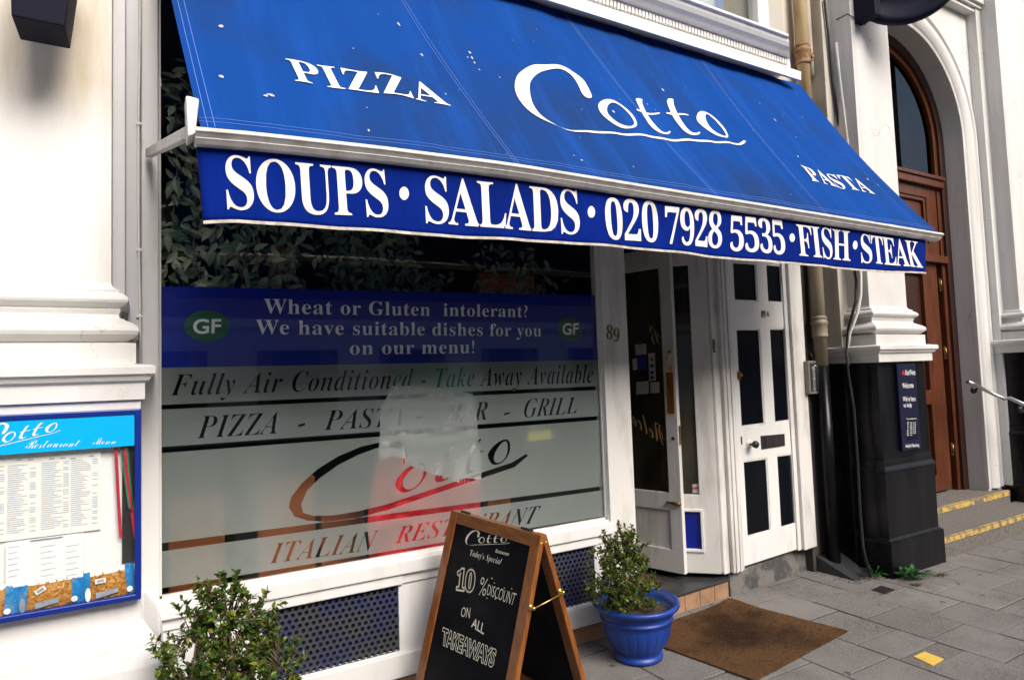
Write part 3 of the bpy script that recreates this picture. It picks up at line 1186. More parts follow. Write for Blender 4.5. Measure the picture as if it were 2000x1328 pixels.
grid = []
for v_ in range(NV + 1):
    s = v_ / NV
    l = xz(*lerp_poly(L_edge, s), 3.49)
    r = xz(*lerp_poly(R_edge, s), 3.49)
    row = []
    for u_ in range(NU + 1):
        q = u_ / NU
        fold = .03 * math.sin(q * 11 + s * 2.2) * (.3 + s) + .016 * math.sin(q * 27 + 1.3 - s * 5) + .02 * math.sin(s * 26 + q * 3) * max(0, 1 - abs(s - .25) * 4)
        if q < .24:
            fold -= .03
        row.append((l[0] * (1 - q) + r[0] * q, 3.49 + fold, l[1] * (1 - q) + r[1] * q))
    grid.append(row)
for nm, mt, a0, a1 in (('green_stripe', 'flag_green', 0, 8), ('white_stripe', 'flag_white', 8, 24), ('red_stripe', 'flag_red', 24, NV)):
    mb = MB()
    # the white stripe hangs to a slanted lower edge
    rows = []
    for v_ in range(a0, a1 + 1):
        row = []
        for u_ in range(NU + 1):
            sv = v_
            if v_ == 24:
                sv = 21 + (6 if u_ / NU > .26 else 1) * min(1, u_ / NU * 1.2)
            if v_ == 8:
                sv = 6 + 2.5 * u_ / NU
            i = min(int(sv), NV - 1)
            f = sv - i
            pa, pb = grid[i][u_], grid[i + 1][u_]
            row.append(tuple(pa[k] * (1 - f) + pb[k] * f for k in range(3)))
        rows.append(row)
    mb.rings(rows, close=False)
    o = mb.build(nm, mt, F_, smooth=True)
o = tag(MB().box(*[v for v in (0, 0)], 3.425, 3.426, 0, 0).build('notice_card', 'yellow_card'), 'small yellow card behind the window glass under the word grill', 'card')  # yellow panel imitating the reflection of a car's number plate
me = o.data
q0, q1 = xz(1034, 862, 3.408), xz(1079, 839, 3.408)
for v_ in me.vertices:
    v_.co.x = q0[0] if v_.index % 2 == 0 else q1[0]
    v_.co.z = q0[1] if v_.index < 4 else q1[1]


def chair(px0, py0, px1, py1, Y, lab):
    a, b_ = xz(px0, py0, Y), xz(px1, py1, Y)
    x0, x1, zt = a[0], b_[0], a[1]
    c = thing('dining_chair', lab, 'chair', ((x0 + x1) / 2, Y, .12), 'dining chairs behind the glass')
    MB().box(x0, x1, Y, Y + .035, .585, zt).build('backrest', 'terra_chair', c, .01)
    MB().box(x0 - .01, x1 + .01, Y + .036, Y + .42, .52, .58).build('seat', 'terra_chair', c, .01)
    for sx in (x0 + .005, x1 - .035):
        MB().box(sx, sx + .03, Y + .005, Y + .03, .12, .585).build('leg', 'mahogany', c)
        MB().box(sx, sx + .03, Y + .37, Y + .4, .12, .52).build('leg', 'mahogany', c)
    return c


chair(328, 975, 440, 1130, 3.62, 'orange brown chair behind frosted glass, at the left end of the window')
chair(502, 940, 618, 1100, 3.66, 'orange brown chair behind the big logo on the frosted glass')
chair(625, 985, 715, 1130, 3.75, 'orange brown chair behind frosted glass, next to the red cloth')
chair(950, 930, 1000, 1040, 3.95, 'orange brown chair behind frosted glass, right of the red cloth')
# table
tb = thing('dining_table', 'dark dining table half hidden behind the frosted glass', 'table', (.9, 4.3, .12))
MB().box(.1, 2.2, 4.1, 4.8, .84, .88).build('tabletop', 'brown_floor', tb, .006)
for q in ((.15, 4.15), (2.1, 4.15), (.15, 4.7), (2.1, 4.7)):
    MB().box(q[0], q[0] + .05, q[1], q[1] + .05, .12, .84).build('leg', 'brown_floor', tb)
# glowing warm brick patches seen over the plants: a lit alcove wall
al = tag(MB().box(.70, .82, 4.4, 4.46, 2.22, 2.62).build('brick_pier', 'terra_chair'), 'orange brick pier among the hanging leaves inside the window', 'pier')
al = tag(MB().box(2.2, 2.7, 4.3, 4.36, 2.18, 2.5).build('lamp_screen', 'terra_chair'), 'orange panel behind leaves at the right end of the window', 'panel')


def leaf(mb, p, d, n, L, Wd, bend=.15):
    """a pointed leaf of 4 quads folded on the midrib"""
    d = d.normalized()
    s = d.cross(n).normalized()
    n = s.cross(d)
    prof = [(0, .06), (.3, .9), (.62, .85), (1, .03)]
    L_, C_, R_ = [], [], []
    for t_, w_ in prof:
        c = p + d * (L * t_) - n * (bend * L * t_ * t_)
        L_.append(mb.v(c + s * (Wd * w_ / 2) + n * (Wd * .12 * w_)))
        C_.append(mb.v(c))
        R_.append(mb.v(c - s * (Wd * w_ / 2) + n * (Wd * .12 * w_)))
    for k in range(3):
        mb.bm.faces.new((L_[k], C_[k], C_[k + 1], L_[k + 1]))
        mb.bm.faces.new((C_[k], R_[k], R_[k + 1], C_[k + 1]))


def rv():
    return Vector((random.gauss(0, 1), random.gauss(0, 1), random.gauss(0, 1))).normalized()


def vine(label, strands, per, Lr, spread):
    v = thing('hanging_vine', label, 'plant', (strands[0][0][0], strands[0][0][1], strands[0][0][2]))
    mb, ms = MB(), MB()
    mb.keep = True
    for st in strands:
        pts = [Vector(p) for p in st]
        ms.tube(pts, .004, 5)
        for a, b_ in zip(pts, pts[1:]):
            for _ in range(int(per * (b_ - a).length)):
                p = a.lerp(b_, random.random()) + Vector((random.gauss(0, spread), random.gauss(0, spread * .5), random.gauss(0, spread)))
                d = Vector((random.gauss(0, .8), random.gauss(-.3, .3), random.gauss(-.5, .6)))
                L = random.uniform(*Lr)
                leaf(mb, p, d, Vector((random.gauss(0, .4), -1, random.gauss(.5, .4))), L, L * .42)
    ms.build('stem', 'bark', v)
    mb.build('foliage', 'vine_leaf', v)


st = [[(.12 + .09 * k + random.uniform(-.03, .03), 3.56 + random.uniform(0, .12), 3.3), (.13 + .1 * k, 3.55 + random.uniform(0, .1), 2.8), (.1 + .1 * k, 3.54, 2.42), (.15 + .09 * k + random.uniform(-.05, .05), 3.53, 2.05)] for k in range(7)]
vine('dense striped leaves hanging in the left top corner of the window', st, 95, (.06, .095), .05)
st = [[(.98 + .11 * k, 3.8, 2.75), (1.0 + .1 * k, 3.78, 2.5), (.98 + .12 * k + random.uniform(-.05, .05), 3.76, random.uniform(2.06, 2.2))] for k in range(5)]
st.append([(.9, 3.8, 2.45), (1.3, 3.78, 2.3), (1.7, 3.8, 2.36)])
vine('striped leaves hanging in the middle of the window below the word salads', st, 120, (.06, .09), .06)
st = [[(2.02 + .1 * k, 3.9, 2.6), (2.05 + .12 * k, 3.88, 2.4), (2.0 + .13 * k, 3.86, random.uniform(2.08, 2.2))] for k in range(5)]
vine('dark leafy fronds against orange at the right end of the window', st, 70, (.06, .095), .055)

# ------------------------------------------------------------------ stall riser below the window
R_ = thing('stall_riser', 'white boarded panel below the shop window with two dark perforated vents', 'panel', (1.4, 3.38, 0))
V1 = (.482, 1.178, .243, .598)
V2 = (1.62, 2.5, .243, .598)
mb = MB()
mb.solid([rect(-.026, WX1 + .214, .235, .655), rect(*V1), rect(*V2)], fy(3.375), .05)
mb.build('boarding', 'timber', R_, .003)
mb = MB()
for (a, b_, c_, d_) in (V1, V2):
    mb.box(a - .02, b_ + .02, 3.352, 3.374, d_, d_ + .052)
mb.build('drip_rail', 'timber', R_, .005)
mb = MB()
mb.box(-.026, WX1 + .214, 3.352, 3.42, .112, .236)
mb.build('skirting', 'timber', R_, .006)
mb = MB()
mb.box(-.05, WX1 + .2, 3.385, 3.42, -.03, .111)
mb.build('tile_base', 'terracotta', R_)
for V in (V1, V2):
    holes = []
    r = .0118
    dx, dz = .0335, .029
    k = 0
    z = V[2] + .012
    while z < V[3] - .005:
        x = V[0] + .012 + (dx / 2 if k % 2 else 0)
        while x < V[1] - .01:
            holes.append([(x + r * math.cos(math.pi / 3 * q + .5), z + r * math.sin(math.pi / 3 * q + .5)) for q in range(6)])
            x += dx
        z += dz
        k += 1
    mb = MB()
    mb.solid([rect(*V)] + holes, fy(3.385), .003)
    vt = mb.build('vent_grille', 'mesh_metal', R_)
    MB().box(V[0] - .01, V[1] + .01, 3.405, 3.44, V[2] - .005, V[3] + .01).build('backing', 'iron', vt)

# ================================================================== ENTRANCE
# post with number 89
po = thing('door_post', 'white painted post with brass number 89 left of the open doors', 'post', (2.73, 3.36, 0))
mb = MB()
mb.box(WX1 + .0, WX1 + .213, 3.345, 3.361, .112, 3.2)
mb.build('post', 'old_timber', po, .004)
q = [[xz(*p, 3.342) for p in l] for l in in_quad(text_loops('8', 'bold', -.02), (1185, 634), (1197, 636), (1185, 662), (1196, 663))]
q2 = [[xz(*p, 3.342) for p in l] for l in in_quad(text_loops('9', 'bold', -.02), (1199, 640), (1210, 641), (1198, 667), (1209, 668))]
mb = MB()
mb.solid(q, fy(3.34), .006)
mb.solid(q2, fy(3.34), .006)
mb.build('house_number', 'old_brass', po)

th = thing('doorstep', 'dark slate doorstep with terracotta tile riser in front of the doors', 'step', (3.3, 3.4, 0))
mb = MB()
mb.hexa([(2.84, 3.385, .105), (3.78, 3.42, .12), (3.78, 4.9, .15), (2.84, 4.9, .15), (2.84, 3.385, .125), (3.78, 3.42, .14), (3.78, 4.9, .17), (2.84, 4.9, .17)])
mb.build('slate_tread', 'slab_dark', th, .004)
mb = MB()
n = 6
for k in range(n):
    xa = 2.84 + .94 * k / n
    xb = 2.84 + .94 * (k + 1) / n - .005
    y0 = 3.392 + (xa - 2.84) * .045
    mb.hexa([(xa, y0, -.02), (xb, y0 + .006, -.02), (xb, 3.5, -.02), (xa, 3.5, -.02), (xa, y0, .104 + k * .002), (xb, y0 + .006, .104 + k * .002), (xb, 3.5, .104), (xa, 3.5, .104)])
mb.build('tile_riser', 'terracotta', th, .003)
mb = MB()
mb.hexa([(2.86, 3.62, .15), (3.3, 3.62, .15), (3.3, 4.9, .18), (2.86, 4.9, .18), (2.86, 3.62, .158), (3.3, 3.62, .158), (3.3, 4.9, .188), (2.86, 4.9, .188)])
tag(mb.build('door_mat', 'coir'), 'brown mat inside the doorway, behind the slate doorstep', 'mat')

mb = MB()
mb.hexa([(3.785, 3.42, -.02), (4.84, 3.50, -.02), (4.84, 3.75, -.02), (3.785, 3.75, -.02), (3.785, 3.43, .16), (4.84, 3.51, .195), (4.84, 3.75, .195), (3.785, 3.75, .16)])
tag(mb.build('stone_threshold', 'peel', None, .006), 'grey stone threshold with peeling black paint below door 89A', 'threshold')


# door leaves: local frame u along the leaf, v up, t through it
def leaf_frame(p, q, toward):
    p, q = Vector((*p, 0)), Vector((*q, 0))
    d = (q - p).normalized()
    n = Vector((-d.y, d.x, 0))
    if n.dot(Vector(toward)) < 0:
        n = -n
    L = (q - p).length
    return (lambda u_, v_, t_: tuple(p + d * u_ + n * t_ + Vector((0, 0, v_)))), L, p, n, d


def uv_on(fr, px, py):
    f, L, p, n, d = fr
    w_ = onp(px, py, p, n)
    return ((w_ - p).dot(d), w_.z)


# leaf A: runs from its free edge (near) back into the lobby
frA = leaf_frame((3.462, 3.56), (3.28, 4.12), (1, 0, 0))
fA, LA = frA[0], frA[1]
gA = [uv_on(frA, *p) for p in ((1294, 522), (1314, 962))]
uA0, uA1 = gA[0][0], LA - .075
zt_, zb_ = gA[0][1], uv_on(frA, 1314, 963)[1]
pn = [uv_on(frA, 1318, 998), uv_on(frA, 1319, 1074)]
dA = thing('entrance_door', 'white half glazed door leaf standing open, with brass handle and mirrored welcome script', 'door', (3.4, 3.8, .2))
mb = MB()
zb0 = .185
mb.solid([rect(0, LA, zb0, 2.66), rect(.1, uA1, zb_, zt_), rect(.1, LA - .09, pn[1][1], pn[0][1])], lambda u_, v_, t_: fA(u_, v_, t_ * 1), .045)
mb.build('door_frame', 'old_timber', dA, .004)
mb = MB()
mb.solid([rect(.09, LA - .08, pn[1][1] - .01, pn[0][1] + .01)], lambda u_, v_, t_: fA(u_, v_, .016 + t_), .012)
mb.build('lower_panel', 'old_timber', dA)
mb = MB()
mb.solid([rect(.095, uA1 + .005, zb_ - .005, zt_ + .005)], lambda u_, v_, t_: fA(u_, v_, .02 + t_), .005)
gl = mb.build('pane', 'door_glass', dA)


def on_leaf(fr, loops, off, name, mat, parent, thick=0):
    mb = MB()
    mb.solid([[uv_on(fr, *p) for p in l] for l in loops], lambda u_, v_, t_: fr[0](u_, v_, off + t_), thick)
    return mb.build(name, mat, parent)


# welcome seen from behind (mirrored): capital at the right
wl_ = in_quad([[(1 - u_, v_) for u_, v_ in l] for l in text_loops('Welcome', 'script', -.01)], (1196, 770), (1299, 838), (1200, 806), (1296, 874))
on_leaf(frA, wl_, .017, 'welcome_script', 'gold', gl)
sc = in_quad([[(1 - u_, v_) for u_, v_ in l] for l in text_loops('B', 'script', -.01)], (1266, 634), (1296, 642), (1268, 672), (1294, 676))
on_leaf(frA, sc, .017, 'monogram', 'gold', gl)
for nm, m, pts in (('card_sticker', 'sticker', [(1238, 673), (1260, 671), (1261, 692), (1239, 694)]), ('card_sticker', 'sticker', [(1233, 701), (1242, 700), (1243, 722), (1234, 723)]),
                   ('card_sticker', 'blue_sticker', [(1243, 698), (1259, 696), (1260, 721), (1244, 723)]), ('rating_sticker', 'sticker', [(1264, 690), (1277, 689), (1279, 743), (1266, 744)]),
                   ('torn_sticker', 'sticker', [(1241, 746), (1265, 744), (1265, 769), (1240, 771)]), ('card_sticker', 'sticker', [(1268, 747), (1286, 746), (1286, 767), (1269, 768)])):
    on_leaf(frA, [pts], .016, nm, m, gl)
for yy in (702, 715, 728, 738):
    on_leaf(frA, [[(1268, yy - 3), (1274, yy - 3.5), (1275, yy + 2), (1269, yy + 2.5)]], .0145, 'printed_mark', 'red_sticker' if yy < 705 else 'iron', gl)
# handle, wooden plate, keyhole, bolt, latch plate
p0 = Vector(fA(.035, uv_on(frA, 1309, 688)[1], 0))
p1 = Vector(fA(.035, uv_on(frA, 1311, 720)[1], 0))
mb = MB()
pts = []
nrm = -frA[3]
for k in range(9):
    a = k / 8
    pts.append(p0.lerp(p1, a) + nrm * (.055 * math.sin(math.pi * a) ** .6))
mb.tube(pts, .006, 8)
for p in (p0, p1):
    mb.lathe([(0, .006), (.014, .006), (.016, 0)], p, 12, nrm)
mb.build('handle', 'brass', dA)
a_, b_ = uv_on(frA, 1310, 727), uv_on(frA, 1320, 808)
mb = MB()
mb.solid([rect(.018, .075, b_[1], a_[1])], lambda u_, v_, t_: fA(u_, v_, -.006 + t_), .006)
mb.build('finger_plate', 'oak', dA, .001)
pk = Vector(fA(.04, uv_on(frA, 1319, 856)[1], 0))
mb = MB()
mb.lathe([(0, .004), (.013, .004), (.014, 0)], pk, 16, nrm)
mb.build('keyhole', 'old_brass', dA)
zq = uv_on(frA, 1315, 982)[1]
mb = MB()
mb.tube([fA(.0, zq, -.012), fA(.06, zq, -.012), fA(.1, zq + .004, -.012)], [.012, .012, .006], 8)
mb.lathe([(0, .012), (.012, .01), (.012, 0)], Vector(fA(.105, zq, -.012)), 10, frA[4])
mb.build('bolt', 'old_brass', dA)
mb = MB()
mb.solid([rect(.008, .036, uv_on(frA, 1333, 870)[1], uv_on(frA, 1331, 832)[1])], lambda u_, v_, t_: fA(-.002 + t_, v_, u_), .002)
mb.build('latch_plate', 'brass', dA)

# leaf B: beyond it, hinged on the right frame
frB = leaf_frame((3.705, 3.43), (3.45, 3.68), (1, 1, 0))
fB, LB = frB[0], frB[1]
dB = thing('entrance_door', 'white half glazed door leaf with blue lower panel, hinged on the right frame', 'door', (3.6, 3.5, .2))
zTB = uv_on(frB, 1335, 518)[1]
zBB = uv_on(frB, 1362, 966)[1]
uB = uv_on(frB, 1364, 930)[0]
pb0, pb1 = uv_on(frB, 1361, 999), uv_on(frB, 1364, 1072)
mb = MB()
mb.solid([rect(0, LB, .178, 2.66), rect(uB, LB - .03, zBB, zTB), rect(uB, LB - .03, pb1[1], pb0[1])], lambda u_, v_, t_: fB(u_, v_, t_), .045)
mb.build('door_frame', 'old_timber', dB, .004)
mb = MB()
mb.solid([rect(uB - .01, LB - .02, zBB - .01, zTB + .01)], lambda u_, v_, t_: fB(u_, v_, .02 + t_), .005)
gB = mb.build('pane', 'door_glass', dB)
on_leaf(frB, [[(1352, 946), (1366, 945), (1366, 963), (1353, 963)]], .015, 'sticker', 'sticker', gB)
on_leaf(frB, [[(1352, 952), (1366, 951), (1366, 955), (1352, 956)]], .0135, 'red_band', 'red_sticker', gB)
mb = MB()
mb.solid([rect(uB - .01, LB - .02, pb1[1] - .01, pb0[1] + .01)], lambda u_, v_, t_: fB(u_, v_, .014 + t_), .012)
mb.build('lower_panel', 'navy_vinyl', dB)
mb = MB()
mb.solid([rect(uB - .02, LB - .025, pb1[1] - .022, pb0[1] + .02), rect(uB + .001, LB - .03, pb1[1], pb0[1])], lambda u_, v_, t_: fB(u_, v_, -.012 + t_), .014)
mb.build('panel_moulding', 'timber', dB, .004)
mb = MB()
hz = uv_on(frB, 1388, 676)[1]
for k in range(5):
    mb.tube([(3.716, 3.40, hz - .05 + k * .02), (3.716, 3.40, hz - .033 + k * .02)], .009, 8)
mb.build('hinge', 'iron', dB)

# frame and door 89A (stands slightly out of level with the street)
FA = thing('door_case', 'white moulded door case round door 89A', 'door frame', (4.2, 3.44, .17))
DX0, DX1 = 3.93, 4.585
sl = lambda x: .168 + (x - 3.73) * .042
mb = MB()
yf = 3.40
for (xa, xb, ya) in ((3.735, 3.80, 3.43), (3.80, 3.925, yf), (4.59, 4.64, 3.425), (4.64, 4.80, yf)):
    mb.hexa([(xa, ya, sl(xa)), (xb, ya, sl(xb)), (xb, 3.58, sl(xb)), (xa, 3.58, sl(xa)), (xa, ya, 3.0), (xb, ya, 3.0), (xb, 3.58, 3.0), (xa, 3.58, 3.0)])
mb.box(3.926, 4.589, 3.41, 3.58, 2.68, 3.0)
mb.build('frame', 'old_timber', FA, .006)
mb = MB()
for xa in (3.83, 3.875):
    mb.hexa([(xa, yf - .008, sl(xa)), (xa + .018, yf - .008, sl(xa)), (xa + .018, yf, sl(xa)), (xa, yf, sl(xa)), (xa, yf - .008, 3.0), (xa + .018, yf - .008, 3.0), (xa + .018, yf, 3.0), (xa, yf, 3.0)])
mb.build('bead', 'old_timber', FA, .003)

D = thing('flat_door', 'white panelled door 89A with six black panels, black knob and letter plate', 'door', (4.26, 3.43, .18))
DY = 3.435
dp = lambda x, y: xz(x, y, DY)
holes = []
for quad in ([(1431, 514), (1476, 517), (1479, 587), (1436, 585)], [(1497, 518), (1540, 522), (1541, 590), (1503, 588)],
             [(1440, 645), (1485, 645), (1491, 826), (1452, 831)], [(1506, 644), (1546, 644), (1553, 818), (1516, 823)],
             [(1455, 903), (1497, 897), (1501, 1035), (1460, 1046)], [(1520, 892), (1558, 887), (1562, 1018), (1524, 1029)]):
    q = [dp(*p) for p in quad]
    x0 = (q[0][0] + q[3][0]) / 2
    x1 = (q[1][0] + q[2][0]) / 2
    holes.append([(x0, q[3][1]), (x1, q[2][1]), (x1, q[1][1]), (x0, q[0][1])])
hx = [h[0][0] for h in holes]
c0, c1 = np.mean([h[0][0] for h in holes[::2]]), np.mean([h[1][0] for h in holes[::2]])
c2, c3 = np.mean([h[0][0] for h in holes[1::2]]), np.mean([h[1][0] for h in holes[1::2]])
inner_ = []
for i, h in enumerate(holes):
    a, b_ = (c0, c1) if i % 2 == 0 else (c2, c3)
    inner_.append([(a, h[0][1]), (b_, h[1][1]), (b_, h[2][1]), (a, h[3][1])])
    holes[i] = [(a - .013, h[0][1] - .014), (b_ + .013, h[1][1] - .014), (b_ + .013, h[2][1] + .014), (a - .013, h[3][1] + .014)]
mb = MB()
mb.solid([[(DX0, sl(DX0) + .012), (DX1, sl(DX1) + .012), (DX1, 2.66), (DX0, 2.66)]] + holes, fy(DY), .045)
mb.build('door_leaf', 'timber', D, .003)
for h, ins in zip(holes, inner_):
    mb = MB()
    mb.solid([[(h[0][0] - .008, h[0][1] - .008), (h[1][0] + .008, h[1][1] - .008), (h[2][0] + .008, h[2][1] + .008), (h[3][0] - .008, h[3][1] + .008)]], fy(DY + .014), .012)
    pnl = mb.build('panel', 'door_black', D)
    mb = MB()
    mb.solid([h, ins], fy(DY + .004), .009)
    mb.build('panel_bead', 'old_timber', pnl, .003)
kx, kz = dp(1466, 867)
mb = MB()
mb.lathe([(0, .008), (.03, .008), (.034, .003), (.034, 0)], (kx - .018, DY, kz), 20, (0, -1, 0))
kb = mb.build('knob_rose', 'alu_white', D)
mb = MB()
mb.lathe([(.009, 0), (.009, .03), (.022, .034), (.03, .05), (.028, .066), (.015, .074), (0, .075)], (kx - .018, DY - .008, kz), 8, (0, -1, .05))
mb.build('knob', 'iron', D)
q = [dp(*p) for p in [(1485, 851), (1531, 847), (1532, 870), (1487, 877)]]
mb = MB()
mb.solid([[q[3], q[2], q[1], q[0]]], lambda u_, v_, t_: (u_, DY - .008 + t_, v_), .008)
lp_ = mb.build('letter_plate', 'iron', D, .002)
qi = [tuple(np.array(p) * .72 + np.mean(q, 0) * .28) for p in q]
mb = MB()
mb.solid([[qi[3], qi[2], qi[1], qi[0]]], lambda u_, v_, t_: (u_, DY - .0125 + t_, v_), .0045)
mb.build('flap', 'iron', lp_, .0015)
mb = MB()
for body, TL, TR, BL, BR in (('89', (1486, 606), (1494, 607), (1487, 620), (1495, 621)), ('A', (1497, 608), (1501, 608), (1497, 618), (1502, 618))):
    mb.solid([[dp(*p) for p in l] for l in in_quad(text_loops(body, None, 0), TL, TR, BL, BR)], fy(DY - .005), .005)
mb.build('house_number', 'old_brass', D)
lx, lz = dp(1443, 733)
mb = MB()
mb.box(lx - .018, lx + .014, DY - .012, DY, lz - .035, lz + .03)
mb.lathe([(0, .02), (.012, .018), (.013, 0)], (lx + .002, DY - .01, lz), 12, (0, -1, 0))
mb.build('night_latch', 'old_brass', D, .002)
mb = MB()
lx, lz = dp(1448, 860)
mb.box(lx - .006, lx + .004, DY - .006, DY, lz - .03, lz + .03)
mb.build('escutcheon', 'iron', D)

# entry phone
E_ = thing('entry_phone', 'small grey metal entry phone panel on the door case', 'entry phone', (4.82, 3.36, 1.6))
e0, e1 = xz(1573, 705, 3.375), xz(1601, 768, 3.375)
mb = MB()
mb.box(e0[0] + .01, e1[0], 3.36, 3.41, e1[1], e0[1])
eb = mb.build('housing', 'entry_metal', E_, .004)
w_ = e1[0] - e0[0]
h_ = e0[1] - e1[1]
mb = MB()
mb.box(e0[0] + .03, e1[0] - .02, 3.357, 3.36, e1[1] + .02, e0[1] - .02)
mb.build('face_plate', 'chrome', E_)
for f0, f1 in ((.2, .42), (.5, .72)):
    mb = MB()
    for k in range(7):
        z = e1[1] + h_ * (f0 + (f1 - f0) * k / 6)
        mb.box(e0[0] + .05, e1[0] - .05, 3.355, 3.358, z, z + .004)
    mb.build('speaker_slots', 'iron', E_)
mb = MB()
mb.lathe([(0, .006), (.008, .006), (.009, 0)], ((e0[0] + e1[0]) / 2 + .02, 3.357, e0[1] - .045), 12, (0, -1, 0))
mb.build('call_button', 'chrome', E_)
mb = MB()
mb.tube([(4.87, 3.37, e0[1] - .01), (4.885, 3.38, e0[1] + .06), (4.87, 3.42, e0[1] + .14), (4.88, 3.45, e0[1] + .3)], .005, 6)
mb.tube([(4.85, 3.37, e0[1] - .01), (4.84, 3.375, e0[1] + .05), (4.86, 3.42, e0[1] + .1)], .004, 6)
mb.build('wire', 'iron', E_)

# ------------------------------------------------------------------ recess with downpipes, right of door 89A
rc = thing('recess_wall', 'dark sooty wall at the back of the pipe recess beside door 89A', 'wall', (5, 3.7, 0))
MB().box(4.78, 5.32, 3.43, 3.72, 0, 4.05).build('wall_face', 'dark_recess', rc)  # shade of the recess is put into this dark wall colour
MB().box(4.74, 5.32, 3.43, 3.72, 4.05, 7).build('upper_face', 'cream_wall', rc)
pr = thing('wall_pier', 'narrow cream pier with a black base beside the round downpipe', 'pier', (5.2, 3.3, 0))
MB().box(5.11, 5.24, 3.27, 3.66, 1.76, 7).build('upper_face', 'cream_wall', pr, .004)
mb = MB()
mb.box(5.105, 5.25, 3.262, 3.66, 0, 1.757)
mb.box(5.085, 5.25, 3.245, 3.66, 0, .33)
mb.box(5.09, 5.25, 3.25, 3.66, .86, .93)
mb.build('black_base', 'black_paint', pr, .004)
pp = thing('downpipe', 'old cream cast iron downpipe with rusty collars right of the awning', 'pipe', (5.0, 3.55, 0))
pxx = 4.925
mb = MB()
mb.tube([(pxx, 3.345, 3.6), (pxx, 3.345, 7)], .052, 20)
mb.build('pipe', 'cream', pp)
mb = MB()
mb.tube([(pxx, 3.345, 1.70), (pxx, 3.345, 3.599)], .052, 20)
mb.build('pipe_length', 'grimy', pp)  # lower length: grime plus awning shade, both put into the paint colour
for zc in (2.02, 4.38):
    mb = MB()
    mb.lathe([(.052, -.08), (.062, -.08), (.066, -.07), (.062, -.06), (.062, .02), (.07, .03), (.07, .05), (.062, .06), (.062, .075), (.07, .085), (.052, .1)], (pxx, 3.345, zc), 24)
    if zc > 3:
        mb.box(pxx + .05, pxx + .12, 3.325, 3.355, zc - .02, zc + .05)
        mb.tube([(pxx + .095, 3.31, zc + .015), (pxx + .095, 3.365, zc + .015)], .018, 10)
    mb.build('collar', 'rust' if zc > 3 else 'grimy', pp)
mb = MB()
mb.tube([(pxx, 3.345, 0.0), (pxx, 3.345, 1.70)], .055, 20)
mb.build('lower_pipe', 'black_paint', pp)
p2 = thing('wall_pipe', 'thin stained cream pipe running beside the downpipe above the awning', 'pipe', (5.08, 3.58, 4))
mb = MB()
mb.tube([(5.075, 3.385, 4.25), (5.075, 3.385, 4.5), (5.075, 3.385, 7)], .036, 14)
mb.build('pipe', 'cream_wall', p2)
mb = MB()
mb.hexa([(4.82, 3.06, -.01), (5.10, 3.08, -.01), (5.10, 3.43, -.01), (4.82, 3.43, -.01), (4.83, 3.12, .006), (5.09, 3.16, .012), (5.09, 3.43, .15), (4.82, 3.43, .13)])
mb.build('sloped_footing', 'slab_dark', rc, .01)

# cables and conduit beside the right pilaster
cb = thing('cable', 'black cable running down beside the white conduit and along the pedestal to the pavement', 'cable', (5.2, 3.2, 0))
def cp(px, py, y):
    p = ony(px, py, y)
    return (p.x, p.y, p.z)
def cpx(px, py, X):
    p = onp(px, py, (X, 0, 0), (1, 0, 0))
    return (p.x, p.y, p.z)


mb = MB()
mb.tube([cp(1610, 0, 3.25), cp(1618, 70, 3.25), cp(1626, 160, 3.25), cp(1640, 260, 3.25), cpx(1655, 400, 5.2), cpx(1668, 520, 5.2), cpx(1672, 550, 5.19), cpx(1671, 590, 5.13),
         cp(1657, 640, 3.2), cp(1653, 690, 3.18), cp(1657, 730, 3.17), cp(1668, 800, 3.16), cp(1675, 900, 3.15), cp(1680, 1000, 3.14), cp(1686, 1070, 3.13), cp(1700, 1128, 3.06)], .011, 8)
mb.build('sheath', 'lead', cb)
c2 = thing('conduit_pipe', 'thin white conduit standing on the side of the right pilaster', 'conduit', (5.2, 3.2, 2))
mb = MB()
mb.tube([cpx(1633, 84, 5.203), cpx(1640, 150, 5.203), cpx(1652, 250, 5.203), cpx(1680, 480, 5.203)], .012, 8)
mb.build('tube', 'conduit', c2)
c3 = thing('sign_cable', 'thin brown cable crossing the pilaster to the round sign', 'cable', (5.2, 3.1, 4.5))
mb = MB()
mb.tube([cp(1626, 0, 3.25), cp(1629, 38, 3.25), cp(1634, 39, 3.2), cp(1655, 28, 3.07), cp(1672, 38, 3.07), cp(1690, 49, 3.07), cp(1694, 40, 3.06)], .005, 6)
mb.build('sheath', 'lead', c3)
mb = MB()
mb.tube([cpx(1676, 470, 5.19), cpx(1681, 540, 5.19), cpx(1681, 575, 5.17), cpx(1675, 610, 5.11), cpx(1660, 650, 5.085), cpx(1653, 690, 5.06), cpx(1656, 714, 5.06)], .013, 8)
g = tag(mb.build('bent_conduit', 'conduit'), 'short bent white conduit ending on top of the black base', 'conduit')

# ================================================================== AWNING
AW = thing('awning', 'blue canvas awning with white restaurant lettering over the shopfront', 'awning', (2.4, 2.3, 2.5))
BY = 2.30
bl, br_ = ony(392, 252, BY), ony(1832, 455, BY)
TY = 3.27
tz0, tz1 = 4.06, 4.06
tl, tr = Vector((-.0, TY, tz0)), Vector((4.75, TY, tz1))
blv, brv = Vector((bl.x, BY, bl.z + .004)), Vector((br_.x, BY, br_.z + .004))
an = (brv - blv).cross(tl - blv).normalized()
if an.y > 0:
    an = -an
NX, NT = 120, 40
ux = (brv - blv)


BOW0 = [(392, 252), (500, 260), (750, 288), (1000, 320), (1250, 361), (1500, 401), (1832, 455)]
BOWQ = [ony(x, y, BY) for x, y in BOW0]


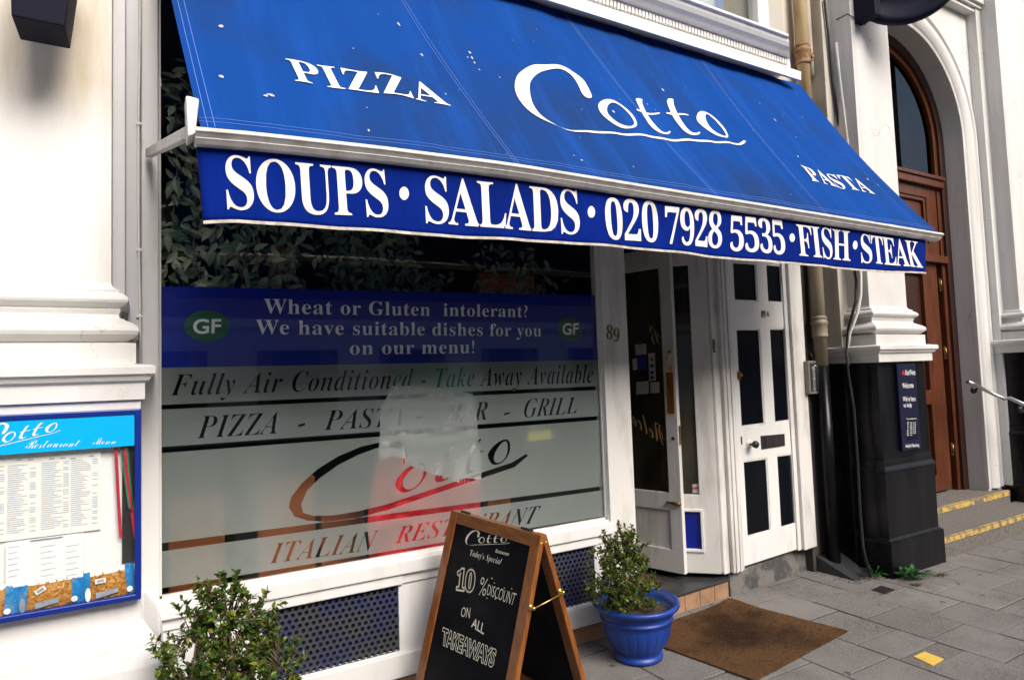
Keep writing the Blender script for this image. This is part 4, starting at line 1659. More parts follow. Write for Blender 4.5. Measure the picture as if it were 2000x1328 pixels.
def canopy_pt(s, q, off=0.0):
    p = (blv * (1 - s) + brv * s) * (1 - q) + (tl * (1 - s) + tr * s) * q
    bx_ = blv.x + (brv.x - blv.x) * s
    p.z += (float(np.interp(bx_, [k.x for k in BOWQ], [k.z for k in BOWQ])) + .004 - (blv.z * (1 - s) + brv.z * s)) * (1 - q) ** 2
    x = s * 4.7
    wv = .006 * math.sin(x * 9.1 + 2 * q) + .004 * math.sin(x * 17 + 1 - 3 * q) + .003 * math.sin(x * 31 + q * 5)
    env = .35 + .65 * math.sin(math.pi * min(max(q, .0), 1))
    sag = -.03 * math.sin(math.pi * q)
    return p + an * (wv * env + sag + off)


mb = MB()
mb.rings([[tuple(canopy_pt(i / NX, j_ / NT)) for i in range(NX + 1)] for j_ in range(NT + 1)], close=False)
cano = mb.build('canopy', 'canopy', AW, smooth=True)


def canopy_sq(px, py):
    """photo pixel -> (s, q) on the canvas plane"""
    p = onp(px, py, blv, an)
    # invert the bilinear patch numerically
    s, q = .5, .5
    for _ in range(12):
        c_ = (blv * (1 - s) + brv * s) * (1 - q) + (tl * (1 - s) + tr * s) * q
        ds = (brv - blv) * (1 - q) + (tr - tl) * q
        dq = (tl * (1 - s) + tr * s) - (blv * (1 - s) + brv * s)
        r_ = p - c_
        a11, a12, a22 = ds.dot(ds), ds.dot(dq), dq.dot(dq)
        b1, b2 = r_.dot(ds), r_.dot(dq)
        det = a11 * a22 - a12 * a12
        s += (b1 * a22 - b2 * a12) / det
        q += (a11 * b2 - a12 * b1) / det
    return s, q


def dense(l, step):
    o = []
    for a, b_ in zip(l, l[1:] + l[:1]):
        n = max(1, int(math.hypot(b_[0] - a[0], b_[1] - a[1]) / step))
        o += [(a[0] + (b_[0] - a[0]) * k / n, a[1] + (b_[1] - a[1]) * k / n) for k in range(n)]
    return o


def on_canopy(name, loops_px, mat, parent, off=.005):
    loops_px = [dense(l, 7) for l in loops_px]
    lp = [[canopy_sq(*p) for p in l] for l in loops_px]
    mb = MB()
    mb.solid([[(a * 4.7, b_ * 1.8) for a, b_ in l] for l in lp], lambda u_, v_, t_: tuple(canopy_pt(u_ / 4.7, v_ / 1.8, off)), 0)
    return mb.build(name, mat, parent)


logo_aw = [[(1000 + x / 4, y / 4) for x, y in l] for l in LOGO]
on_canopy('logo', logo_aw, 'white_print', cano)
on_canopy('lettering', in_quad(text_loops('PIZZA', 'bold', -.003), (558, 109), (857, 164), (578, 158), (884, 209)), 'white_print', cano)
on_canopy('lettering', in_quad(text_loops('PASTA', 'bold', -.003), (1567, 319), (1687, 349), (1590, 353), (1714, 378)), 'white_print', cano)
# the logo in its own flat coordinates, for the smaller signs
fl = [[canopy_sq(*p) for p in l] for l in logo_aw]
fx = [p[0] for l in fl for p in l]
fz = [p[1] for l in fl for p in l]
LOGO_N = [[((p[0] - min(fx)) / (max(fx) - min(fx)), (p[1] - min(fz)) / (max(fz) - min(fz))) for p in l] for l in fl]
# seams
mb = MB()
for (a, b_) in (((795, 0), (1000, 316)), ((1107, 27), (1394, 381)), ((1367, 107), (1610, 417))):
    s0, q0_ = canopy_sq(*a)
    s1, q1_ = canopy_sq(*b_)
    sc_ = (s1 * (1 - 0) if False else s1)
    for dx in (-.009, .009):
        pts = [canopy_pt(sc_ + (s0 - s1) * k / 30 / max(q0_, .3) * 1.0 + dx / 4.7, k / 30, .002) for k in range(31)]
        for p, q in zip(pts, pts[1:]):
            dd = ux.normalized() * .0011
            mb.face([tuple(p - dd), tuple(p + dd), tuple(q + dd), tuple(q - dd)])
for dx in (.022, .045):
    pts = [canopy_pt(dx / 4.7, k / 30, .002) for k in range(31)]
    for p, q in zip(pts, pts[1:]):
        dd = ux.normalized() * .0011
        mb.face([tuple(p - dd), tuple(p + dd), tuple(q + dd), tuple(q - dd)])
for qq in (.018, .03):
    pts = [canopy_pt(k / 60, qq, .002) for k in range(61)]
    for p, q in zip(pts, pts[1:]):
        mb.face([tuple(p), tuple(q), tuple(q + Vector((0, .0012, .0016))), tuple(p + Vector((0, .0012, .0016)))])
mb.build('seam_stitching', 'stitch', cano)
# droppings and specks
mb = MB()
def blot(s, q, r, el_=1.0):
    n = random.randint(5, 8)
    ring_ = []
    for k in range(n):
        a = 2 * math.pi * k / n
        rr = r * random.uniform(.5, 1.2)
        ring_.append(tuple(canopy_pt(s + rr * math.cos(a) / 4.7, q + rr * el_ * math.sin(a) / 1.8, .004)))
    mb.face(ring_)
for _ in range(60):
    blot(random.random(), random.uniform(.02, .97), random.choice([.0015, .002, .0025, .003, .004]), random.uniform(1, 2.4))
for (px, py, r, e) in ((530, 188, .02, .5), (520, 190, .011, .8), (921, 98, .009, 1.4), (925, 108, .008, 2.2), (930, 118, .006, 2), (940, 132, .005, 1.6), (980, 147, .005, 1.5), (432, 46, .01, 1.2), (433, 149, .011, .9),
                       (783, 36, .008, 2), (829, 97, .01, 2), (1298, 171, .012, 1.6), (721, 265, .007, 2), (1122, 315, .005, 1), (1137, 325, .008, 1), (1700, 345, .006, 2.2), (1203, 214, .009, 1.6), (1521, 226, .008, 2.2), (1565, 300, .006, 2), (1720, 357, .006, 2)):
    s, q = canopy_sq(px, py)
    blot(s, q, r, e)
tag(mb.build('droppings', 'dropping', cano), None, None, kind='stuff')

# front bar (bows up a little in the middle, as the canvas pulls it)
BOW = [(392, 251.5), (500, 260), (750, 288), (1000, 320), (1250, 361), (1500, 401), (1832, 455)]
BOWP = [ony(x, y, 2.268) for x, y in BOW]


def bow(x):
    return float(np.interp(x, [p.x for p in BOWP], [p.z for p in BOWP]))


mb = MB()
pf = [(2.268, 2.566), (2.262, 2.562), (2.262, 2.551), (2.268, 2.548), (2.280, 2.536), (2.279, 2.533), (2.283, 2.530), (2.294, 2.519), (2.30, 2.517), (2.33, 2.517), (2.335, 2.53), (2.335, 2.556), (2.31, 2.565)]
x0, x1 = .135, br_.x
dz0, dz1 = bl.z - 2.557, br_.z - 2.557
mb.rings([[(x, y, z - 2.562 + bow(x)) for y, z in pf] for x in np.linspace(x0, x1, 30)], cap=True)
mb.build('front_bar', 'alu', AW, .002)
mb = MB()
z0 = bl.z
mb.hexa([(.112, 2.255, z0 - .05), (.135, 2.255, z0 - .035), (.135, 2.36, z0 - .03), (.112, 2.36, z0 - .05), (.108, 2.28, z0 + .10), (.15, 2.29, z0 + .10), (.15, 2.36, z0 + .10), (.108, 2.36, z0 + .10)])
mb.build('end_cap', 'alu_white', AW, .008)
for xa, xb in ((.005, .12), (4.80, 4.72)):
    mb = MB()
    a = Vector((xa, 3.33, 2.79)) if xa < 1 else Vector((xa, 3.36, 2.80))
    b_ = Vector((xb, 2.345, (bl.z if xa < 1 else br_.z) - .005))
    d = (b_ - a).normalized()
    s = d.cross(Vector((0, 0, 1))).normalized() * .014
    u_ = s.cross(d).normalized() * .02
    mb.hexa([tuple(a - s - u_), tuple(a + s - u_), tuple(b_ + s - u_), tuple(b_ - s - u_), tuple(a - s + u_), tuple(a + s + u_), tuple(b_ + s + u_), tuple(b_ - s + u_)])
    mb.build('arm', 'alu_white', AW, .004)
mb = MB()
mb.tube([(-.01, 3.33, 4.02), (4.75, 3.33, 4.02)], .045, 14)
mb.build('roller', 'alu', AW)

# valance
VY = 2.325
vtl, vtr = xz(383, 276, VY), xz(1808, 466, VY)
vbl, vbr = xz(397, 433, VY), xz(1806, 534, VY)
vbx = [(397, 433), (450, 431), (550, 437), (640, 445), (750, 453), (900, 463), (1000, 467), (1100, 474), (1200, 482), (1260, 488), (1320, 492), (1400, 502), (1470, 509), (1550, 515), (1650, 524), (1720, 531), (1806, 534)]
vb = [xz(*p, VY) for p in vbx]


def vbot(x):
    for (a, za), (b_, zb) in zip(vb, vb[1:]):
        if x <= b_:
            f = (x - a) / (b_ - a)
            return za + (zb - za) * f
    return vb[-1][1]


def val_pt(x, z, off=0.0):
    xa = min(max(x, vtl[0]), vtr[0])
    f = (xa - vtl[0]) / (vtr[0] - vtl[0])
    zt__ = vtl[1] + (vtr[1] - vtl[1]) * f
    h = (zt__ - z) / .3
    wv = (.010 * math.sin(x * 5.3 + .6) + .006 * math.sin(x * 11.7 + 2) + .004 * math.sin(x * 23)) * min(max(h, 0), 1.3)
    # puckered right end
    wv += .012 * math.exp(-((x - 4.42) / .05) ** 2) * min(max(h, 0), 1) * math.sin(h * 6)
    return (x, VY + wv + off, z)


mb = MB()
rows = []
for j_ in range(13):
    row = []
    for i in range(161):
        f = i / 160
        x = vtl[0] + (vtr[0] - vtl[0]) * f
        zt__ = vtl[1] + (vtr[1] - vtl[1]) * f + .015
        zb__ = vbot(x)
        xx = x + (vbl[0] - vtl[0]) * (1 - f) * j_ / 12 + (vbr[0] - vtr[0]) * f * j_ / 12
        row.append(val_pt(xx, zt__ + (zb__ - zt__) * j_ / 12))
    rows.append(row)
mb.rings(rows, close=False)
val = mb.build('valance', 'valance', AW, smooth=True)
val.modifiers.new('thickness', 'SOLIDIFY').thickness = .002
mb = MB()
top = [Vector(val_pt(r[0], r[2] + .006, -.0035)) for r in rows[-1]]
bot = [Vector(val_pt(r[0], r[2] - .005, -.0035)) for r in rows[-1]]
mb.rings([[tuple(p) for p in top], [tuple(p) for p in bot], [tuple(p + Vector((0, .006, 0))) for p in bot]], close=False)
mb.build('hem', 'hem', val)


def on_val(body, TL, TR, BL, BR, off=0.004, sp=1.0):
    lp = in_quad(text_loops(body, 'bold', off, sp), xz(*TL, VY), xz(*TR, VY), xz(*BL, VY), xz(*BR, VY))
    mb = MB()
    mb.solid(lp, lambda u_, v_, t_: val_pt(u_, v_, -.005), 0)
    return mb.build('lettering', 'valance_print', val)


on_val('SOUPS', (437, 302), (752, 333), (444, 410), (758, 429), 0, .93)
on_val('SALADS', (827, 342), (1127, 372), (831, 437), (1133, 460), 0, .9)
on_val('020', (1178, 385), (1282, 394), (1181, 469), (1286, 475), 0, .95)
on_val('7928', (1297, 402), (1409, 413), (1300, 477), (1411, 486), 0, .9)
on_val('5535', (1424, 420), (1527, 430), (1427, 490), (1533, 499), 0, .9)
on_val('FISH', (1553, 437), (1658, 451), (1559, 501), (1662, 511), 0, .93)
on_val('STEAK', (1679, 456), (1792, 472), (1683, 514), (1799, 525), 0, .9)
for cx, cy, rx, ry in ((788, 379, 9.5, 13), (1153, 415, 7, 11.5), (1545, 465, 5.2, 8.5), (1670, 479, 4.6, 8.5)):
    mb = MB()
    mb.solid([[xz(cx + rx * math.cos(a), cy + ry * math.sin(a), VY) for a in np.linspace(0, 2 * math.pi, 21)[:-1]]], lambda u_, v_, t_: val_pt(u_, v_, -.005), 0)
    mb.build('dot', 'valance_print', val)

# ================================================================== MENU CASE on the white pedestal
MY = 2.90
mc = thing('menu_case', 'blue framed menu display case on the white pedestal', 'display case', (-.4, MY, 1.2))
q = lambda x, y: xz(x, y, MY)
ztR, ztL = q(266, 798)[1], q(0, 811)[1]
xr = (q(266, 798)[0] + q(281, 1172)[0]) / 2
xl = -.80
mz1 = (ztR + ztL) / 2
mz0 = (q(280, 1170)[1] + q(0, 1213)[1]) / 2
ft = .022
xr += .004
mb = MB()
mb.solid([rect(xl, xr, mz0, mz1), rect(xl + ft, xr - ft, mz0 + ft, mz1 - ft)], fy(MY - .012), .056)
mb.build('frame', 'blue_frame', mc, .004)
mb = MB()
mb.box(xl + .01, xr - .01, 2.935, 2.944, mz0 + .01, mz1 - .01)
mb.build('back_panel', 'paper', mc)
mb = MB()
mb.box(xl + ft - .004, xr - ft + .004, MY - .002, MY + .001, mz0 + ft - .004, mz1 - ft + .004)
mb.build('pane', 'glass', mc)
hz1, hz0 = (q(257, 809)[1] + q(0, 826)[1]) / 2, (q(257, 871)[1] + q(0, 887)[1]) / 2
mb = MB()
mb.box(xl + ft, xr - ft - .001, MY - .0075, MY - .0035, hz0, mz1 - ft)
hd = mb.build('header_panel', 'cyan', mc)
hf = lambda u_, v_, t_: (u_, MY - .009, v_)
lg = in_quad(LOGO_N, (-.72, hz1 - .012), (q(113, 845)[0], hz1 - .012), (-.72, hz0 + .028), (q(113, 847)[0], hz0 + .028))
mb = MB()
# logo traced from its visible end: o t t o and the underline (the C lies left of the frame)
lw = q(112, 845)[0]
Hh = .085
lg = in_quad(LOGO_N, (lw - .22, q(60, 833)[1] + .018), (lw + .025, q(112, 833)[1] + .028), (lw - .245, q(0, 872)[1] - .012), (lw, q(112, 850)[1] - .016))
mb.solid(lg, hf, 0)
mb.build('logo', 'white_print', hd)
mb = MB()
mb.solid(in_quad(text_loops('Restaurant', 'script', -.012), q(56, 858), q(158, 858), q(50, 876), q(153, 871)), hf, 0)
mb.build('lettering', 'vinyl_white', hd)
mb = MB()
mb.solid(in_quad(text_loops('Menu', 'script', -.012), q(184, 853), q(228, 857), q(182, 868), q(226, 866)), hf, 0)
mb.build('lettering', 'vinyl_white', hd)
# warm strip and sheets
mb = MB()
mb.box(xl + .03, q(196, 880)[0], 2.925, 2.929, q(100, 1048)[1], hz0 + .02)
sh = mb.build('menu_sheet', 'paper_warm', mc)
mb = MB()
random.seed(3)
SYP = 2.9235
for (cx0, cx1, pr0, pr1) in ((-40, -8, -3, 6), (12, 54, 56, 68), (79, 124, 122, 133), (137, 178, 179, 190)):
    X0, X1 = q(cx0, 950)[0], q(cx1, 950)[0]
    R0, R1 = q(pr0, 950)[0], q(pr1, 950)[0]
    z = q(100, 905)[1]
    z1_ = q(100, 1035)[1]
    while z > z1_:
        L = random.uniform(.45, 1.0)
        mb.face([(X0, SYP, z), (X0 + (X1 - X0) * L, SYP, z), (X0 + (X1 - X0) * L, SYP, z + .0022), (X0, SYP, z + .0022)])
        if random.random() < .55:
            mb.face([(R0, SYP, z), (R1, SYP, z), (R1, SYP, z + .0025), (R0, SYP, z + .0025)])
        z -= .0075
for (cx, cy) in ((35, 899), (57, 899), (100, 897), (122, 895), (142, 896), (178, 891)):
    a = q(cx, cy)
    mb.box(a[0] - .008, a[0] + .008, SYP - .001, SYP, a[1] - .002, a[1] + .003)
mb.build('printed_lines', 'grey_print', sh)
mb = MB()
mb.box(q(10, 1060)[0], q(162, 1060)[0], 2.915, 2.918, q(80, 1135)[1] - .01, q(80, 1052)[1])
s2 = mb.build('hours_sheet', 'paper', mc)
mb = MB()
for k in range(6):
    for cx, wd in ((15, 22), (78, 30), (128, 26)):
        a = q(cx, 1072 + k * 11.5 - cx * .02)
        b2 = q(cx + wd * (.8 if k % 2 else 1), 1072 + k * 11.5)
        mb.face([(a[0], 2.9135, a[1]), (b2[0], 2.9135, a[1] + .002), (b2[0], 2.9135, a[1] + .0045), (a[0], 2.9135, a[1] + .0025)])
mb.build('printed_lines', 'marker_line', s2)
a, b_ = q(58, 1058), q(122, 1047)
mb = MB()
mb.box(a[0], b_[0], 2.910, 2.9135, a[1] + .001, b_[1] - .002)
mb.build('blue_strip', 'label_grey', s2)
for xs, nm, mt in (((226, 229, 232, 236), 'ribbon', 'red_ribbon'), ((243, 248, 257, 264), 'ribbon', 'red_ribbon'), ((236, 243, 252, 258), 'ribbon', 'green_ribbon'), ((248, 253, 260, 266), 'ribbon', 'green_ribbon')):
    mb = MB()
    wd = .0055 if mt == 'red_ribbon' else .003
    pts = []
    for k, (xx, yy) in enumerate(zip(xs, (874, 930, 990, 1050 if mt == 'red_ribbon' else 1000))):
        p = ony(xx, yy, 2.912)
        pts.append(p)
    for p, r in zip(pts, pts[1:]):
        mb.face([(p.x - wd, 2.912, p.z), (p.x + wd, 2.912, p.z), (r.x + wd, 2.912, r.z), (r.x - wd, 2.912, r.z)])
    mb.build(nm, mt, mc)
MB().box(q(238, 1000)[0], xr - ft, 2.926, 2.93, q(255, 1100)[1], hz0).build('dark_edge_strip', 'iron', mc)


# pasta packets lying in the case
def packet(name, lab, c0, c1, c2, c3, Y, k):
    """corner pixels TL TR BR BL"""
    t = thing(name, lab, 'pasta packet', (xz(*c3, Y)[0], Y, mz0 + ft), 'pasta packets in the menu case')
    c = [xz(*p, Y) for p in (c0, c1, c2, c3)]
    def at(u_, v_):
        return (c[3][0] * (1 - u_) * (1 - v_) + c[2][0] * u_ * (1 - v_) + c[0][0] * (1 - u_) * v_ + c[1][0] * u_ * v_,
                c[3][1] * (1 - u_) * (1 - v_) + c[2][1] * u_ * (1 - v_) + c[0][1] * (1 - u_) * v_ + c[1][1] * u_ * v_)
    def depth(u_, v_):
        e = math.sin(math.pi * min(max(u_, 0), 1)) ** .5 * math.sin(math.pi * min(max(v_, 0), 1)) ** .5
        return Y + .004 - .018 * e
    def patch(nm, m, u0, u1, v0, v1, off, n=10, wob=0.004):
        mb = MB()
        rows = []
        for j_ in range(n + 1):
            row = []
            for i in range(n + 1):
                uu, vv = u0 + (u1 - u0) * i / n, v0 + (v1 - v0) * j_ / n
                x, z = at(uu, vv)
                row.append((x, depth(uu, vv) - off + random.uniform(-wob, wob) * .5, z))
            rows.append(row)
        mb.rings(rows, close=False)
        return mb.build(nm, m, t)
    patch('body', 'film_clear', .0, 1, .0, 1, 0)
    patch('top_seal', 'label_white', .16, .84, .9, 1.06, .004, 6, .003)
    # pasta shells visible through the film
    mb = MB()
    mb.keep = True
    for _ in range(260):
        uu, vv = random.uniform(.15, .85), random.uniform(.03, .9)
        x, z = at(uu, vv)
        leaf(mb, Vector((x, depth(uu, vv) - .0035, z)), Vector((random.gauss(0, 1), random.gauss(0, .2), random.gauss(0, 1))), Vector((0, -1, 0)) + rv() * .3, random.uniform(.008, .016), .007, .3)
    mb.build('pasta', 'pasta', t)
    patch('blue_end', 'film_blue', -.02, .16, -.02, 1.05, .006, 8, .004)
    patch('blue_end', 'film_blue', .85, 1.03, -.02, 1.08, .006, 8, .004)
    if k:
        x, z = at(.36, .74)
        rot = .5 if k == 1 else .05
        mb = MB()
        ca, sa = math.cos(rot), math.sin(rot)
        f = lambda u_, v_, t_: (x + (u_ * ca - v_ * sa), depth(.4, .6) - .009 - t_, z + (u_ * sa + v_ * ca))
        mb.solid([rect(-.017, .017, -.009, .009)], f, 0)
        lb = mb.build('barcode_label', 'label_white', t)
        mb = MB()
        for i in range(9):
            mb.solid([rect(-.011 + i * .0025, -.0098 + i * .0025, -.005, .005)], lambda u_, v_, t_: f(u_, v_, .0008), 0)
        mb.build('barcode', 'black_print', lb)
    x, z = at(.1 if k != 2 else .12, .36)
    mb = MB()
    mb.solid([circ(x, z, .009, 20, .026)], lambda u_, v_, t_: (u_, depth(.12, .4) - .0145, v_), 0)
    bd = mb.build('brand_oval', 'label_grey' if k != 2 else 'label_white', t)
    x, z = at(.5, .28)
    mb = MB()
    mb.solid([[(x - .04, z - .012), (x + .03, z + .0), (x + .03, z + .017), (x - .04, z + .008)]], lambda u_, v_, t_: (u_, depth(.5, .4) - .009, v_), 0)
    mb.build('printed_strip', 'label_grey', t)
    x, z = at(.9, .28)
    mb = MB()
    mb.solid([circ(x, z, .0105, 20)], lambda u_, v_, t_: (u_, depth(.9, .3) - .0155, v_), 0)
    mb.build('round_sticker', 'label_white', t)


packet('pasta_packet', 'pasta packet with blue ends, in the right corner of the menu case', (160, 1123), (258, 1103), (266, 1160), (160, 1183), 2.92, 2)
packet('pasta_packet', 'pasta packet with a tilted barcode label, in the middle of the menu case', (36, 1140), (160, 1120), (158, 1180), (30, 1205), 2.922, 1)
packet('pasta_packet', 'pasta packet cut by the left edge of the photo, in the menu case', (-130, 1165), (36, 1140), (30, 1206), (-130, 1236), 2.92, 0)

# lantern on the pilaster, cut by the top edge
ln = thing('wall_lantern', 'dark navy box lantern on the white pilaster at the top left corner', 'lantern', (-.34, 2.8, 3.1))
y0, y1 = 2.72, 2.9
a, b_ = xz(22, 33, y0), xz(127, 50, y0)
zb = (a[1] + b_[1]) / 2
mb = MB()
e = .035
mb.hexa([(a[0], y0, zb), (b_[0], y0, zb), (b_[0], y1, zb), (a[0], y1, zb), (a[0] - e * .2, y0 - e, zb + .34), (b_[0] + e, y0 - e, zb + .34), (b_[0] + e, y1 + .02, zb + .34), (a[0] - e * .2, y1 + .02, zb + .34)])
mb.build('housing', 'navy', ln, .004)
mb = MB()
mb.box((a[0] + b_[0]) / 2 - .03, (a[0] + b_[0]) / 2 + .03, y1 - .01, 3.05, zb + .18, zb + .24)
mb.build('bracket', 'navy', ln)

# ================================================================== BANK
bk = thing('bank_building', 'white stucco bank front with a moulded arch round its wooden doorway', 'building', (6.7, 3.5, 0))
ACX, ACZ, AR, AY = 6.73, 4.13, 1.065, 3.45
arch = lambda r, n=28, zb=0.0: [(ACX - r, zb)] + [(ACX + r * math.cos(a), ACZ + r * math.sin(a)) for a in np.linspace(math.pi, 0, n)] + [(ACX + r, zb)]
mb = MB()
mb.solid([rect(5.26, 12, 0, 7.5), arch(AR, 36, -.0)], fy(AY), .22)
mb.build('wall', 'stucco_bank', bk)
# arch moulding: two rounds and a band
def arch_ring(prof, nm, m):
    mb = MB()
    cs = []
    pth = [(ACX - 1, .35, None)] + [(0, 0, a) for a in np.linspace(math.pi, 0, 40)] + [(ACX + 1, .35, None)]
    for k, (x, z, a) in enumerate(pth):
        rg = []
        for r, y in prof:
            if a is None:
                sx = -1 if k == 0 else 1
                rg.append((ACX + sx * r, y, .33))
            else:
                rg.append((ACX + r * math.cos(a), y, ACZ + r * math.sin(a)))
        cs.append(rg)
    mb.rings(cs, close=False)
    o = mb.build(nm, m, bk)
    return o
pr_ = [(AR - .003, AY + .02), (AR - .003, AY - .015), (AR + .012, AY - .022), (AR + .022, AY - .02), (AR + .026, AY - .004)]
arch_ring(pr_, 'arch_bead', 'stucco_bank')
pr_ = [(AR + .05, AY + .004)] + [(AR + .05 + .19 * k / 10, AY - .045 * math.sin(math.pi * k / 10) ** .7) for k in range(11)] + [(AR + .245, AY - .012), (AR + .262, AY - .03), (AR + .285, AY - .03), (AR + .30, AY - .012), (AR + .30, AY + .004)]
arch_ring(pr_, 'arch_moulding', 'stucco_bank')
mb = MB()
mb.box(8.10, 8.22, 3.35, AY, 0.3, 7)
mb.build('side_strip', 'stucco_bank', bk, .006)
mb = MB()
for (ya, za, zb) in ((3.36, 5.62, 5.66), (3.33, 5.665, 5.70), (3.30, 5.705, 5.76)):
    mb.box(5.78, 8.2, ya, AY, za, zb)
mb.build('string_course', 'stucco_bank', bk, .006)

dr = thing('arched_door', 'mahogany bank door with fanlight set back inside the white arch', 'door', (ACX, 3.7, .3))
mb = MB()
mb.solid([arch(AR + .02, 36, .3), arch(AR - .10, 36, .3)], fy(3.63), .12)
mb.build('door_frame', 'mahogany_dark', dr, .006)
mb = MB()
mb.solid([arch(AR - .095, 36, .3), arch(AR - .16, 36, .3)], fy(3.66), .08)
mb.build('inner_jamb', 'mahogany', dr, .006)
mb = MB()
mb.box(ACX - AR + .1, ACX + AR - .1, 3.61, 3.78, 3.62, 3.70)
mb.box(ACX - AR + .1, ACX + AR - .1, 3.59, 3.78, 3.70, 3.74)
mb.box(ACX - AR + .1, ACX + AR - .1, 3.62, 3.78, 2.78, 2.86)
mb.build('transom', 'mahogany', dr, .006)
mb = MB()
L0, L1 = 5.9, 7.60
mb.solid([rect(ACX - AR + .1, L1, 2.86, 3.62), rect(6.75, 7.40, 2.98, 3.50)], fy(3.66), .06)
mb.build('transom_frame', 'mahogany', dr, .004)
mb = MB()
mb.solid([rect(6.75, 7.40, 2.98, 3.50), rect(6.79, 7.36, 3.02, 3.46)], fy(3.672), .02)
mb.box(6.74, 7.41, 3.70, 3.715, 2.97, 3.51)
mb.build('transom_panel', 'mahogany', dr, .004)
mb = MB()
hl = [rect(6.83, 7.26, .5, 1.25), rect(6.83, 7.26, 1.4, 2.65)]
mb.solid([rect(6.74, 7.55, .33, 2.78)] + hl, fy(3.68), .06)
lf = mb.build('door_leaf', 'mahogany', dr, .006)
mb = MB()
mb.box(6.82, 7.27, 3.72, 3.735, .49, 2.66)
mb.build('panel', 'mahogany_dark', lf)  # recess shade is put into the panel by using the darker wood
mb = MB()
for z in (.7, 1.75, 2.5):
    mb.tube([(7.60, 3.672, z), (7.60, 3.672, z + .1)], .012, 8)
    mb.box(7.575, 7.625, 3.676, 3.68, z - .02, z + .12)
mb.build('hinge', 'old_brass', lf)
MB().box(7.55, 7.66, 3.74, 3.78, .3, 3.62).build('jamb_gap', 'iron', dr)
mb = MB()
mb.solid([arch(AR - .15, 36, 3.7)], fy(3.70), .006)
mb.build('fanlight_pane', 'dark_glass', dr)
MB().box(5.7, 7.8, 4.1, 4.15, .3, 5.4).build('lobby_back', 'dark_interior', dr)

st1 = thing('stone_step', 'lower grey stone step with worn yellow nosing at the pavement', 'step', (7.5, 3.1, 0), 'bank entrance steps')
SX0 = 5.905
mb = MB()
mb.box(SX0, 10.5, 3.01, 3.34, -.02, .178)
mb.build('tread', 'stone_step', st1, .008)
mb = MB()
mb.box(SX0, 10.5, 3.006, 3.0085, .132, .172)
mb.box(SX0, 10.5, 3.012, 3.026, .1785, .181)
mb.build('nosing', 'yellow', st1)
st2 = thing('stone_step', 'upper grey stone step with yellow nosing before the bank door', 'step', (6.9, 3.4, .2), 'bank entrance steps')
mb = MB()
mb.box(SX0, 8.0, 3.335, 4.1, .15, .305)
mb.build('tread', 'stone_step', st2, .008)
mb = MB()
mb.box(SX0, 7.99, 3.331, 3.3335, .255, .299)
mb.box(SX0, 7.99, 3.337, 3.352, .3055, .308)
mb.build('nosing', 'yellow', st2)

hr = thing('handrail', 'polished steel handrail with wall brackets beside the bank steps', 'handrail', (7.5, 3.3, 1.4))
hy = 3.36
pts = [cp(1890, 746, hy), cp(1905, 752, hy), cp(1940, 770, 3.3), cp(1962, 779, 3.22), cp(1973, 777, 3.18), cp(2005, 792, 3.05), cp(2060, 822, 2.9)]
mb = MB()
mb.tube(pts, .02, 12)
mb.build('rail', 'chrome', hr)
for (px, py, Y) in ((1900, 762, 3.42), (1991, 800, 3.14)):
    p = ony(px, py, Y)
    mb = MB()
    mb.lathe([(0, .03), (.03, .026), (.036, .01), (.036, 0)], p, 16, (-.2, -1, 0))
    mb.tube([p, p + Vector((0, -.05, .02)), p + Vector((0, -.06, .05))], .009, 8)
    mb.build('bracket', 'iron', hr)

# bank sign on the pedestal
bs = thing('bank_sign', 'tall narrow dark blue bank sign with white writing on the black pedestal', 'sign', (5.57, 3.0, 1.3))
SGY = 2.985
p = lambda x, y: xz(x, y, SGY)
x0 = (p(1754, 712)[0] + p(1761, 880)[0]) / 2
x1 = (p(1790, 709)[0] + p(1797, 876)[0]) / 2
z0_, z1_ = (p(1762, 881)[1] + p(1796, 876)[1]) / 2, (p(1755, 712)[1] + p(1790, 709)[1]) / 2
mb = MB()
mb.box(x0, x1, SGY, 3.012, z0_, z1_)
bp = mb.build('sign_panel', 'bank_sign', bs, .004)
sf = lambda u_, v_, t_: (u_, SGY - .002, v_)
mb = MB()
for body, TL, TR, BL, BR in (('NatWest', (1767.5, 722.5), (1787, 721.5), (1768, 733), (1787.5, 732)), ('Welcome', (1761.5, 748), (1783, 746.5), (1762.5, 758.5), (1784, 757)),
                             ("We're here", (1762.5, 774), (1787, 773), (1763.5, 784), (1788, 783)), ('to help', (1764, 787), (1780, 786.5), (1764.5, 798), (1780.5, 797)),
                             ('Helpful Banking', (1768, 867.5), (1794, 865), (1768.5, 876), (1795, 873.5))):
    mb = MB()
    mb.solid(in_quad(text_loops(body, None, .004), p(*TL), p(*TR), p(*BL), p(*BR)), sf, 0)
    mb.build('lettering', 'white_print', bp)
mb = MB()
cx, cz = p(1763.8, 728)
rr = .018
for k in range(3):
    a = math.pi / 2 + k * 2 * math.pi / 3
    mb.solid([circ(cx + .011 * math.cos(a), cz + .011 * math.sin(a), .009, 14, .012)], sf, 0)
mb.build('emblem', 'red_logo', bp)
mb = MB()
hx0, hx1 = p(1769, 815)[0], p(1789, 815)[0]
mb.box(hx0, hx1, SGY - .0015, SGY - .0005, p(1770, 860)[1], p(1780, 814)[1])
hp = mb.build('hours_panel', 'navy', bp)
mb = MB()
mb.solid(in_quad(text_loops('Our opening hours', None, .004), p(1769.5, 816), p(1789, 815), p(1770, 820.5), p(1789, 819.5)), lambda u_, v_, t_: (u_, SGY - .003, v_), 0)
mb.solid(in_quad(text_loops('helpful hours', None, .004), p(1771, 855.5), p(1789, 854), p(1771, 859), p(1789, 857.5)), lambda u_, v_, t_: (u_, SGY - .003, v_), 0) if False else None
